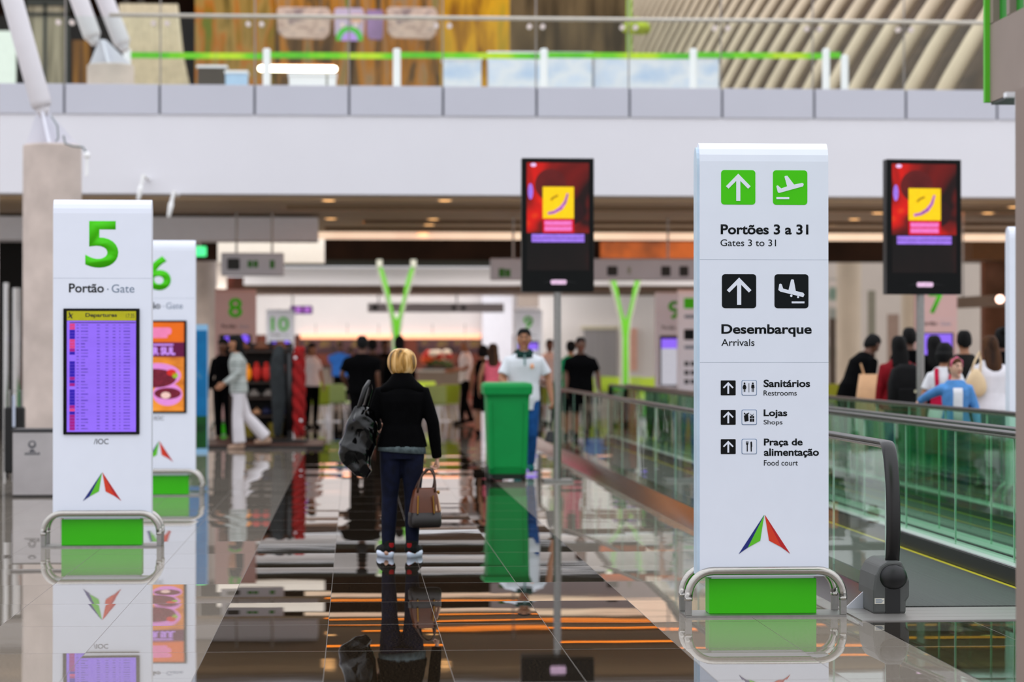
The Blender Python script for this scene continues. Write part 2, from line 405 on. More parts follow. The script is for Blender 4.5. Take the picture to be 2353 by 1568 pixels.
xa4, xb4, za4, zc4 = RX(380, 660, 1300, 900, 79)
tag(MB().box(xa4, xb4, 79, 79.3, 0, 4.0).build('wall_stalls', ramp_mat('stall back wall', [(0.3, (60, 25, 18)), (0.5, (120, 62, 48)), (0.7, (60, 34, 20))], 1.2)), 'reddish brown back wall of the food stalls', 'wall', kind='structure')
xa5, xb5, _, _ = RX(-120, 500, 120, 600, 48.5)
tag(MB().box(xa5, xb5, 48.5, 48.8, 0, zb0 - 0.02).build('wall_left', NEARBLACK), 'black shop front at the far left', 'wall', kind='structure')
xa6, xb6, _, _ = RX(380, 500, 520, 600, 70)
tag(MB().box(xa6, xb6, 70, 70.3, 0, 4.2).build('wall_side', BEIGE), 'beige wall behind the pink-lit gate sign', 'wall', kind='structure')
# white wall strip and doorway features on the pale wall
struct('door_1', (1342, 757, 1418, 868), SY - 2.1, 0.08, M('grey door glass', (150, 147, 150), 0.3, var=0.08, scale=2, stretch=(6, 1, 0.2)), 'grey glazed door in the pale wall', 'door', zmin=0)
struct('trim_11', (1336, 750, 1424, 757), SY - 2.14, 0.12, M('cream frame', (214, 206, 178), 0.6), 'cream lintel over the grey glazed door', 'trim')
struct('trim_12', (1447, 755, 1464, 852), SY - 2.1, 0.08, M('salmon panel', (228, 176, 158), 0.6), 'salmon panel beside the second green column', 'panel')
struct('trim_13', (1110, 672, 1178, 800), SY - 1.0, 0.8, M('bright white pier', (228, 228, 238), 0.6, var=0.02), 'bright white pier left of the man with the bin', 'pier', zmin=0)
struct('trim_14', (1190, 640, 1240, 705), SY - 1.6, 0.8, M('taupe pier', (165, 150, 140), 0.6), 'taupe pier top above the far gate sign', 'pier')

# light coves behind small lips under the soffit
AMB = M('amber cove light', (255, 132, 26), 0.5, var=0.1, scale=0.4, emit=1.9)
LIP = M('brown soffit lip', (120, 96, 70), 0.6)
for k_, (yy, xa_, xb_) in enumerate(((43.3, -1.2, 20), (47.9, 0.2, 20), (50.6, -0.6, 20))):
    tag(MB().box(xa_, xb_, yy, yy + 0.04, zb0 - 0.055, zb0 + 0.012).build('trim_%d' % (20 + k_), LIP), 'narrow lip hiding a light cove under the soffit', 'lip', kind='structure')
    tag(MB().box(xa_, xb_, yy + 0.42, yy + 0.90, zb0 - 0.004, zb0 + 0.012).build('trim_%d' % (24 + k_), AMB), 'amber light cove set into the soffit', 'cove light', kind='structure')

# ------------------------------------------------------------------ downlights in the soffit
zc = zb0 + 0.01
LAMP = M('warm downlight lens', (255, 190, 120), 0.4, var=0.02, emit=2.2)
RIM = M('downlight rim', (190, 170, 150), 0.5)
def soffit_point(x, y):
    d = CR @ Vector((x - IMG_W / 2, IMG_H / 2 - y, -FPX)); t = (zc - CAM_H) / d.z
    return d.x * t, d.y * t
lamps = [((755, 460), 'dim recessed lamp above the grey bulkhead end'), ((760, 502), 'bright recessed lamp right of the grey bulkhead'),
         ((995, 503), 'brightest recessed lamp in the middle of the soffit'), ((986, 516), 'recessed lamp just behind the brightest middle one'),
         ((972, 536), 'recessed lamp at the far edge in the middle of the soffit'), ((1022, 460), 'faint recessed lamp near the white beam'),
         ((1963, 503), 'recessed lamp right of the big white sign'), ((2017, 489), 'recessed lamp left of the right hand display'),
         ((1916, 516), 'recessed lamp touching the edge of the big white sign'), ((2270, 489), 'recessed lamp right of the right hand display'),
         ((2331, 475), 'amber recessed lamp beside the grey doorpost')]
proto = None
for (x, y), lab in lamps:
    X, Yl = soffit_point(x, y)
    if proto is None:
        proto = thing('downlight', lab, 'ceiling lamp', group='recessed lamps in the soffit')
        MB().lathe([(0.13, -0.012), (0.16, -0.012), (0.16, 0.0), (0.13, 0.0)], seg=20, cap=False).build('rim', RIM, proto)
        MB().lathe([(0.001, -0.016), (0.09, -0.013), (0.13, -0.006), (0.13, 0.0)], seg=20).build('lens', LAMP, proto)
        o = proto
    else: o = copy_tree(proto)
    o.location = (X, Yl, zc); o['label'] = lab

# ------------------------------------------------------------------ concrete columns with steel struts
def column(x, y, z0, z1, r, label, m=CONC, name='column'):
    return tag(MB().lathe([(r, z0), (r, z1 - 0.02), (r - 0.02, z1)], (x, y, 0), 40).build(name, m, smooth=False), label, 'column', kind='structure')
CX = -4.15
column(CX, 25.9, 0, 4.38, 0.40, 'round concrete column cut by the left picture edge')
column(CX, 33.7, 0, 4.38, 0.40, 'round concrete column behind the gate 5 sign')
column(CX, 41.7, zt - 0.02, P(257, 150, 41.7).z, 0.40, 'short concrete column stub on the upper floor')
column(CX, 66.5, 0, 4.4, 0.42, 'far round concrete column behind the gate 6 sign')
cr = P(1950, 598, 74.0)
column(cr.x, 74.0, 0, cr.z, 0.38, 'beige round column at the right beyond the walkways', M('cream concrete', (200, 182, 160), 0.8, var=0.08, scale=1))
cr2 = P(2092, 650, 70.0)
column(cr2.x, 70.0, 0, 4.4, 0.27, 'slim cream column behind the right display pole', M('cream concrete', (200, 182, 160), 0.8))
TUBEW = M('white painted steel tube', (214, 210, 214), 0.4, var=0.02)
def strut(pts, r, label, base=None):
    t = thing('roof_strut', label, 'roof strut', pts[0])
    o = Vector(pts[0]); d = (Vector(pts[1]) - o)
    n = d.normalized()
    MB().tube([Vector((0, 0, 0)) + n * 0.0, n * 0.06, n * 0.1, d], [r * 0.8, r, r, r], 28).build('tube', TUBEW, t, smooth=True)
    MB().tube([-n * 0.12, n * 0.02], [r * 0.4, r * 0.8], 24).build('end_cap', TUBEW, t, smooth=True)
    return t
cw = M('white steel fin', (222, 222, 232), 0.45, var=0.02)
tip = P(97, 248, 33.7); up = P(12, -60, 33.7)
st = strut([tip, up + (up - tip) * 1.5], 0.145, 'thick white steel strut leaning over the left concrete column')
def fins(parent, c, top, r):
    """triangular bearing plates from the column head to the strut foot"""
    for a, wd_ in ((0.0, 1.0), (PI / 2, 1.0)):
        ca, sa = math.cos(a), math.sin(a)
        mb = MB(); t2 = 0.02
        A, B, T1, T2 = Vector((-r * ca, -r * sa, 0)), Vector((r * ca, r * sa, 0)), Vector((top.x + 0.06 * ca, top.y + 0.06 * sa, top.z)), Vector((top.x - 0.06 * ca, top.y - 0.06 * sa, top.z))
        nrm = Vector((-sa, ca, 0)) * t2
        mb.hexa([A - nrm, B - nrm, B + nrm, A + nrm, T2 - nrm, T1 - nrm, T1 + nrm, T2 + nrm])
        mb.build('bearing_fin', cw, parent)
br = thing('strut_bearing', 'white steel fins on top of the left concrete column', 'steel bearing', (CX, 33.7, 4.383))
fins(br, None, Vector((tip.x - CX, 0, tip.z - 4.38 - 0.02)), 0.36)
cab = MB(); cpts = [P(118, 268, 33.5), P(132, 290, 33.4), P(134, 318, 33.4), P(128, 326, 33.4)]
cab.tube([p - Vector((CX, 33.7, 4.38)) for p in cpts], 0.012, 8).build('conduit', M('grey conduit', (120, 130, 132), 0.5), br)
cl = thing('column_fitting', 'small white CCTV fitting on a thin arm at the left column head', 'lamp', (CX, 33.7, 4.38))  # ball and stick fitting taken for CCTV gear
o = Vector((CX, 33.7, 4.38))
MB().tube([p - o for p in (P(146, 312, 33.2), P(150, 330, 33.2), P(168, 336, 33.2), P(190, 338, 33.2), P(200, 352, 33.2))], 0.014, 8).build('arm', M('grey conduit', (120, 130, 132), 0.5), cl)
MB().ell(P(200, 357, 33.2) - o, 0.045, 0.045, 0.05).build('ball', M('white fitting plastic', (246, 246, 246), 0.4), cl, smooth=True)
MB().tube([P(200, 364, 33.2) - o, P(199, 405, 33.2) - o], 0.022, 10).build('tail', M('white fitting plastic', (246, 246, 246), 0.4), cl)
# struts and bearing on the upper stub
tz = P(257, 150, 41.7).z
b2 = thing('strut_bearing', 'pale green tinted steel cone on the upper column stub', 'steel bearing', (CX, 41.7, tz + 0.003))
fins(b2, None, Vector((P(236, 96, 41.7).x - CX, 0, P(236, 92, 41.7).z - tz)), 0.36)
t1 = P(214, 88, 41.7); u1 = P(168, -40, 41.7)
strut([t1, u1 + (u1 - t1) * 1.5], 0.155, 'left one of two white struts rising from the upper stub')
t1 = P(283, 104, 42.1); u1 = P(226, -40, 42.1)
strut([t1, u1 + (u1 - t1) * 1.5], 0.15, 'right one of two white struts rising from the upper stub')
for (x, y), lab in (((323, 432), 'white bracket lamp above the gate 5 sign'), ((393, 470), 'white stick lamp hanging right of the gate 5 sign')):
    c = P(x, y, 38.5); t = thing('bracket_lamp', lab, 'lamp', c)
    a = P(x + 6, y - 28, 38.5) - c; b_ = P(x - 5, y + 26, 38.5) - c
    MB().tube([Vector((0, 1.5, a.z + 0.05)), a, Vector((0, 0, 0))], 0.03, 10).build('arm', M('white fitting plastic', (246, 246, 246), 0.4), t)
    MB().tube([(0, 0, 0), b_], [0.045, 0.03], 10, round_ends=True).build('head', M('white fitting plastic', (246, 246, 246), 0.4), t, smooth=True)

# ------------------------------------------------------------------ upper floor: glass balustrade, belt posts, backdrop
CLEAR = glass('clear balustrade glass', (0.94, 0.97, 0.95), 1.45, gain=0.7)
gb = thing('glass_balustrade', 'frameless glass balustrade along the upper floor edge', 'balustrade', (0, BY + 0.1, zt))
hz = P(1170, 41, BY).z - zt
for k in range(k0 + 5, k0 + 19):
    a = xj + k * pw
    MB().box(a + 0.012, a + pw - 0.012, -0.008, 0.008, -0.2, hz - 0.02).build('glass_panel', CLEAR, gb)
    for s in (-0.11, 0.11):
        MB().tube([(a + s, -0.05, hz - 0.13), (a + s, 0.05, hz - 0.13)], 0.045, 14).build('clamp', M('pale steel clamp', (222, 208, 202), 0.4, 0.2), gb, smooth=False)
    MB().tube([(a, 0.02, -0.1), (a, 0.02, hz + 0.5)], 0.012, 8).build('seal', M('grey joint seal', (150, 142, 138), 0.5), gb)
MB().tube([(P(250, 41, BY).x, -0.02, hz), (XR, -0.02, hz)], 0.035, 14).build('handrail', M('satin handrail', (196, 190, 178), 0.3, 0.5), gb, smooth=True)
PW = M('white post enamel', (248, 250, 255), 0.3, var=0.01)
BELT = ramp_mat('green and yellow belt', [(0.3, (10, 150, 60)), (0.5, (110, 210, 30)), (0.62, (200, 230, 40)), (0.75, (20, 170, 90))], 0.9, (1, 0.01, 0.01))
UY = 44.0
posts = [292, 613, 912, 1250, 1593, 1898, 1941]
for i, x in enumerate(posts):
    c = P(x, 112, UY); lab = ['white belt post beside the upper column stub', 'white belt post in front of the glowing tube light', 'white belt post below the ochre wall panel', 'white belt post left of the standing upper floor visitor', 'white belt post in front of the pale slats', 'taller one of the two close white belt posts', 'shorter white belt post at the end of the belt line'][i]
    dz = 0.0 if i < 6 else -0.12
    t = thing('belt_post', lab, 'belt post', (c.x, UY, zt - 0.02), group='belt posts on the upper floor')
    hh = c.z - zt + 0.02 + dz
    MB().lathe([(0.13, 0), (0.13, 0.03), (0.06, 0.05)], seg=20).build('foot', STEELDK, t)
    MB().lathe([(0.07, 0.04), (0.07, hh - 0.02), (0.05, hh)], seg=20).build('pole', PW, t, smooth=False)
    if i + 1 < len(posts):
        d = P(posts[i + 1], 112, UY).x - c.x
        MB().box(0.071, d - 0.075, -0.004, 0.004, hh - 0.17, hh - 0.06).build('belt', BELT, t)
# backdrop pieces standing in front of the dark brown wall
def backdrop(name, px, Y, m, label, cat, depth=0.12):
    x0, x1, z0, z1 = RX(*px, Y)
    return tag(MB().box(x0, x1, Y, Y + depth, zt, z1 + (1.5 if px[1] <= 0 else 0)).build(name, m), label, cat)
ART = ramp_mat('mural olive and orange', [(0.3, (70, 60, 15)), (0.42, (150, 120, 50)), (0.5, (176, 140, 70)), (0.58, (190, 110, 25)), (0.68, (110, 120, 20))], 1.3, (1.4, 1, 0.35), 0.7, 0, 6, 1.5)
ART2 = ramp_mat('mural brown and gold', [(0.3, (52, 34, 14)), (0.44, (120, 90, 50)), (0.52, (200, 130, 30)), (0.6, (176, 140, 100)), (0.7, (120, 130, 30))], 1.6, (1.8, 1, 0.25), 0.7, 0, 6, 0.8)
ART3 = ramp_mat('mural ochre', [(0.3, (150, 96, 18)), (0.5, (238, 176, 30)), (0.7, (190, 160, 40))], 1.8, (1.6, 1, 0.3), 0.7, 0, 6, 0.6)
backdrop('mural_panel', (448, -30, 632, 200), 61.4, ART, 'olive and orange painted wall panel on the upper floor', 'wall panel')
backdrop('mural_panel', (634, -30, 1011, 200), 61.4, ART2, 'brown and gold streaked wall panel behind the pale boards', 'wall panel')
backdrop('mural_panel', (1012, -30, 1171, 200), 61.4, ART3, 'bright ochre wall panel on the upper floor', 'wall panel')
def curtain(px, Y, n, amp, m, label):
    x0, x1, z0, z1 = RX(*px, Y); rs = []
    mb = MB(); t = (x1 - x0) / n
    for k in range(n):
        mb.tube([(x0 + (k + 0.5) * t, Y, zt), (x0 + (k + 0.5) * t, Y, z1 + 1.5)], t * 0.5, 8)
    return tag(mb.build('ribbed_screen', m, smooth=True), label, 'ribbed screen')
curtain((1171, -30, 1440, 200), 57.2, 26, 0.1, ramp_mat('olive brown ribs', [(0.3, (74, 58, 34)), (0.6, (120, 98, 66)), (0.75, (90, 74, 40))], 2.0, (2, 1, 0.3)), 'dark olive brown ribbed screen on the upper floor')
PINKB = ramp_mat('pale printed board', [(0.35, (176, 148, 136)), (0.5, (222, 196, 178)), (0.65, (150, 130, 128))], 2.2, (1, 1, 2.2), 0.7, 0, 4)
def board(px, Y, m, label, shape=None, th=0.12):
    x0, x1, z0, z1 = RX(*px, Y)
    t = thing('hanging_board', label, 'hanging board', ((x0 + x1) / 2, Y, z1))
    w, h = (x1 - x0) / 2, z1 - z0
    poly = [(-w, -0.1 * h), (-0.9 * w, 0), (0.86 * w, 0), (w, -0.2 * h), (0.92 * w, -0.85 * h), (0.7 * w, -h), (-0.7 * w, -0.97 * h), (-0.96 * w, -0.8 * h)]
    MB().prism(poly, 0, th).build('panel', m, t, bevel=0.02)
    for s in (-0.6, 0.6): MB().tube([(s * w, th / 2, -0.05), (s * w, th / 2, 3.0)], 0.012, 6).build('wire', M('grey wire', (120, 112, 104), 0.5), t)
    return t, w, h
board((636, 16, 762, 90), 60.4, PINKB, 'pale pinkish board hanging left on the upper floor')
t, w, h = board((768, 18, 838, 94), 60.2, M('lilac board', (196, 178, 200), 0.6, var=0.1, scale=2), 'lilac board with a green arch between two pale boards')
gpoly = [(w * 0.9 * math.cos(a), -h + h * 0.45 * math.sin(a)) for a in [PI * k / 12 for k in range(13)]] + [(-w * 0.5, -h), (0, -h * 0.75), (w * 0.5, -h)]
MB().prism([(p[0], p[1]) for p in gpoly[:13]], -0.02, 0.0).build('green_arch', M('bright arch green', (80, 200, 60), 0.6), t)
MB().prism([(w * 0.55 * math.cos(PI * k / 12), -h + h * 0.28 * math.sin(PI * k / 12)) for k in range(13)], -0.04, -0.02).build('lilac_core', M('violet core', (196, 160, 240), 0.6), t)
MB().box(w * 0.1, w * 0.8, -0.02, 0, -h * 0.45, -h * 0.2).build('peach_patch', M('peach patch', (238, 186, 150), 0.6), t)
board((842, 22, 882, 92), 60.3, M('plum board', (150, 120, 160), 0.6, var=0.3, scale=2), 'narrow plum board next to the lilac one')
board((888, 16, 1006, 90), 60.4, PINKB, 'pale pinkish board hanging right on the upper floor')
tl = thing('tube_light', 'glowing white tube light low on the upper floor', 'light', P(684, 158, 45.0))
dx = (P(768, 158, 45.0).x - P(600, 158, 45.0).x) / 2
TL_ = M('hot white tube', (255, 236, 214), 0.5, var=0.01, emit=6.0)
MB().tube([(-dx, 0, 0), (dx, 0, 0)], 0.06, 14, round_ends=True).build('tube', TL_, tl, smooth=True)
MB().box(-dx, dx, 0.05, 0.12, -0.03, 0.09).build('housing', M('copper housing', (200, 110, 60), 0.4, 0.5), tl)
for sx in (-dx * 0.8, dx * 0.8): MB().box(sx - 0.02, sx + 0.02, 0.06, 0.12, zt - tl.location.z, 0).build('stand', STEELDK, tl)
def desk(px, Y, m, label, name='service_desk', cat='desk'):
    x0, x1, z0, z1 = RX(*px, Y)
    t = thing(name, label, cat, ((x0 + x1) / 2, Y, zt)); w = (x1 - x0) / 2; h = z1 - zt
    MB().box(-w, w, 0, 0.5, 0, h - 0.05).build('body', m, t, bevel=0.01)
    MB().box(-w - 0.02, w + 0.02, -0.03, 0.55, h - 0.05, h).build('top', PW, t, bevel=0.005)
    return t
BLUEW = ramp_mat('pale blue glazed front', [(0.35, (190, 210, 238)), (0.5, (232, 236, 244)), (0.65, (206, 222, 246))], 0.9, (1, 1, 1.6), 0.25)
desk((1018, 131, 1106, 200), 46.5, BLUEW, 'small pale blue glazed desk under the ochre panel')
desk((1122, 118, 1360, 200), 46.5, BLUEW, 'long pale blue glazed desk on the upper floor')
desk((1366, 126, 1652, 200), 46.8, BLUEW, 'pale blue glazed desk in front of the pale slats')
desk((664, 168, 772, 200), 47.5, PW, 'white counter under the glowing tube light')
desk((518, 162, 568, 200), 47.0, M('sky blue plastic', (176, 208, 240), 0.4), 'sky blue bin on the upper floor', 'bin', 'bin')
desk((454, 150, 520, 200), 49.0, M('dark brown kiosk', (70, 60, 50), 0.6), 'dark brown kiosk on the upper floor', 'kiosk', 'kiosk')
# pale slatted screen sweeping back along the upper right
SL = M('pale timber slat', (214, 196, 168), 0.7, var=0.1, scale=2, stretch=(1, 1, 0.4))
SLB = M('mottled brown louvre', (92, 74, 56), 0.7, var=0.3, scale=1.0, stretch=(0.2, 1, 4))  # brown louvre backing with randomly varied tone
ss = thing('slatted_screen', 'sweeping screen of pale curved slats at the upper right', 'slatted screen', (11, 52, zt))
def sline(s): return Vector((5.4 + 5.5 * s, 61.2 - 15.9 * s, zt))
o = Vector((11, 52, zt)); n = 31
for k in range(n):
    u = (k + 0.5) / n; s2 = 1.04 * (0.3 * u + 0.7 * u ** 3)
    b0 = sline(s2); wdt = 0.06 + 0.11 * u * u
    pts = [b0 - o + Vector(((1.3 + 2.0 * u) * t * (0.8 + 0.35 * t), 0.35 * t, 5.2 * t)) for t in (0, 0.15, 0.3, 0.45, 0.6, 0.8, 1.0)]
    MB().tube(pts, wdt, 8, flat=1.0).build('slat', SL, ss, smooth=True)
a, b_ = sline(0.02) - o, sline(1.25) - o
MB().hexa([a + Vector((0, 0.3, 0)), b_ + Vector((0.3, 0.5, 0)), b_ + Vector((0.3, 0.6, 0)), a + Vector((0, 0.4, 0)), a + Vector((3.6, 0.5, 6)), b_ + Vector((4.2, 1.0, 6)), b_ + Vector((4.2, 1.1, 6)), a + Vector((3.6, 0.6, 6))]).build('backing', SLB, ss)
gp = thing('green_pole', 'slim light green pole beside the dark ribbed screen', 'pole', (P(1446, 200, 56.8).x, 56.8, zt))
MB().lathe([(0.07, 0), (0.07, 6)], seg=12).build('pole', M('light green paint', (160, 200, 70), 0.5), gp)
MB().ell((0.15, 0, P(1460, 108, 60.5).z - zt), 0.35, 0.3, 0.2, fn=lambda p: p * (1 + 0.15 * math.sin(9 * p.x + 7 * p.z))).build('leaf_tuft', M('yellow green leaves', (176, 196, 40), 0.7, var=0.4, scale=8), gp, smooth=True)
# upper left: pale slatted shell, dark posts, glazing
sh = thing('slatted_shell', 'pale slatted shell at the upper left', 'slatted screen', (P(395, 200, 58).x, 58, zt))
o = Vector((P(395, 200, 58).x, 58, zt))
for k in range(11):
    x = P(334 + 12 * k, 200, 58).x - o.x
    MB().tube([(x - 0.55, 0, 3.9), (x - 0.4, 0, 2.6), (x - 0.1, 0, 1.2), (x + 0.05, 0, -0.02)], 0.085, 8).build('slat', M('cream slat', (206, 190, 158), 0.7, var=0.12), sh, smooth=True)
for k, (xa_, xb_, lab) in enumerate(((283, 296, 'thin dark post between the struts and the slatted shell'), (316, 330, 'thick dark post left of the slatted shell'))):
    x0, x1, _, _ = RX(xa_, 0, xb_, 1, 59)
    tag(MB().box(x0, x1, 59, 59.2, zt, 14).build('dark_post', M('dark brown post', (44, 34, 20), 0.6)), lab, 'post')
x0, x1, z0, z1 = RX(60, 8, 158, 200, 60)
wn_ = tag(MB().box(x0, x1, 60, 60.1, zt, z1).build('window_1', ramp_mat('curtained glazing', [(0.35, (90, 84, 62)), (0.5, (176, 166, 140)), (0.65, (120, 112, 88))], 1.2, (3, 1, 0.2), 0.3)), 'curtained window at the upper left', 'window', kind='structure')
mb = MB()
for xx in (60, 104, 156): a = P(xx, 0, 60).x; mb.box(a - 0.04, a + 0.04, 59.94, 60.0, zt, z1)
a = P(100, 33, 60).z; mb.box(x0, x1, 59.94, 60.0, a - 0.04, a + 0.04); mb.box(x0, x1, 59.94, 60.0, z1 - 0.05, z1 + 0.1)
mb.build('window_frame', M('dark green frame', (40, 44, 34), 0.5), wn_)
x0, x1, z0, z1 = RX(-80, 70, 36, 200, 59)
tag(MB().box(x0, x1, 59, 59.1, zt, z1).build('window_2', M('milky pane', (222, 232, 222), 0.3, var=0.03, emit=0.15)), 'milky glass pane at the far upper left', 'window', kind='structure')
x0, x1, z0, z1 = RX(166, 92, 206, 200, 59.5)
tag(MB().box(x0, x1, 59.5, 59.9, zt - 0.02, z1).build('cabinet', ramp_mat('amber wood', [(0.4, (90, 56, 12)), (0.6, (150, 100, 24))], 2, (3, 1, 0.2))), 'amber wooden cabinet behind the struts', 'cabinet')
# ------------------------------------------------------------------ free-standing signs
SEAM = M('seam line grey', (176, 184, 200), 0.5)  # thin grey lines at the panel joints
BLUE_, GREEN_, RED_, DRED_ = M('logo navy', (8, 30, 120), 0.5), M('logo green', (92, 196, 18), 0.5), M('logo orange red', (216, 52, 12), 0.5), M('logo deep red', (184, 14, 22), 0.5)
def logo(root, az=0.577, s=1.0, y=-0.001):
    g = thing_part = link('emblem', None, root)
    k = 0.002466
    def q(pts): return [((px - 1757.5) * k, (1421 - py) * k) for px, py in pts]
    MB().prism(q([(1757.0, 1186.7), (1697.6, 1276.6), (1718.6, 1262.2)]), y - 0.002, y).build('navy_blade', BLUE_, g)
    MB().prism(q([(1757.0, 1186.9), (1718.6, 1262.2), (1747.6, 1246.4)]), y - 0.002, y).build('green_blade', GREEN_, g)
    MB().prism(q([(1758.6, 1186.9), (1768.4, 1246.4), (1797.2, 1261.7)]), y - 0.002, y).build('orange_blade', RED_, g)
    MB().prism(q([(1758.6, 1186.7), (1797.2, 1261.7), (1817.5, 1276.6)]), y - 0.002, y).build('red_blade', DRED_, g)
def shell(root, w=0.742, h=2.71, d=0.15, zb=0.225, detail=True):
    """wrapped white sheet, green plinth, floor plate and the two tube guard rails"""
    prof = [(0, zb), (0, h - 0.11)]
    for k in range(1, 10):
        t = PI * k / 9 ; prof.append((d / 2 - d / 2 * math.cos(t), h - 0.11 + 0.11 * math.sin(t)))
    prof += [(d, zb)]
    MB().prismx(prof, -w / 2, w / 2).build('panel', WHITE, root)
    if detail:
        MB().prismx([(0.012, zb + 0.01)] + [(0.012 + (d - 0.024) * (0.5 - 0.5 * math.cos(PI * k / 9)), h - 0.13 + 0.105 * math.sin(PI * k / 9)) for k in range(10)] + [(d - 0.012, zb + 0.01)], -w / 2 - 0.016, -w / 2 + 0.004).build('side_fillet', M('pale blue edge', (196, 216, 232), 0.4), root)
    MB().box(-0.315, 0.305, 0.02, 0.17, 0.012, 0.212).build('plinth', BASEGREEN, root, bevel=0.004)
    MB().box(-0.30, 0.29, 0.03, 0.16, 0.21, zb + 0.01).build('plinth_cap', WHITE, root)
    MB().box(-0.46, 0.46, -0.075, 0.225, 0.0, 0.012).build('floor_plate', STEELDK, root)
    for yy, ox in ((-0.05, 0.0), (0.2, 0.0)):
        pts = [(-0.444, yy, 0.095), (-0.444, yy, 0.12)]
        R_, zt_ = 0.145, 0.263
        for k in range(9): t = PI / 2 * k / 8; pts.append((-0.444 + R_ - R_ * math.cos(t), yy, zt_ - R_ + R_ * math.sin(t)))
        pts += [(-x, y, z) for x, y, z in pts[::-1]]
        rl = MB().tube(pts, 0.0235, 20, up=(0, 1, 0)).build('guard_rail', STEEL, root, smooth=True)
        for sx in (-0.444, 0.444): MB().box(sx - 0.018, sx + 0.018, yy - 0.018, yy + 0.018, 0.012, 0.1).build('post', STEELDK, rl, bevel=0.002)
def arrow_poly(cx, cz, s):
    q = [(0, .395), (-.36, .03), (-.285, -.04), (-.06, .185), (-.06, -.395), (.06, -.395), (.06, .185), (.285, -.04), (.36, .03)]
    return [(cx + a * s, cz + b * s) for a, b in q]
NK, NCX = 0.002466, 1756.5
def nl(x, y): return ((x - NCX) * NK, (1421.3 - y) * NK)
def nq(pts): return [nl(*p) for p in pts]
def pict(root, name, x0, y0, x1, y1, back, polys, ink, r=0.018, outline=None):
    a, b = nl(x0, y1), nl(x1, y0)
    p = MB().prism(rrect(a[0], b[0], a[1], b[1], r), -0.0015, 0.0005).build(name, back, root)
    if outline:
        e = 0.003
        MB().prism(rrect(a[0] + e, b[0] - e, a[1] + e, b[1] - e, r), -0.0025, -0.001).build('field', outline, p)
    mb = MB()
    for q in polys: mb.prism(q, -0.004, -0.001)
    mb.build('symbol', ink, p)
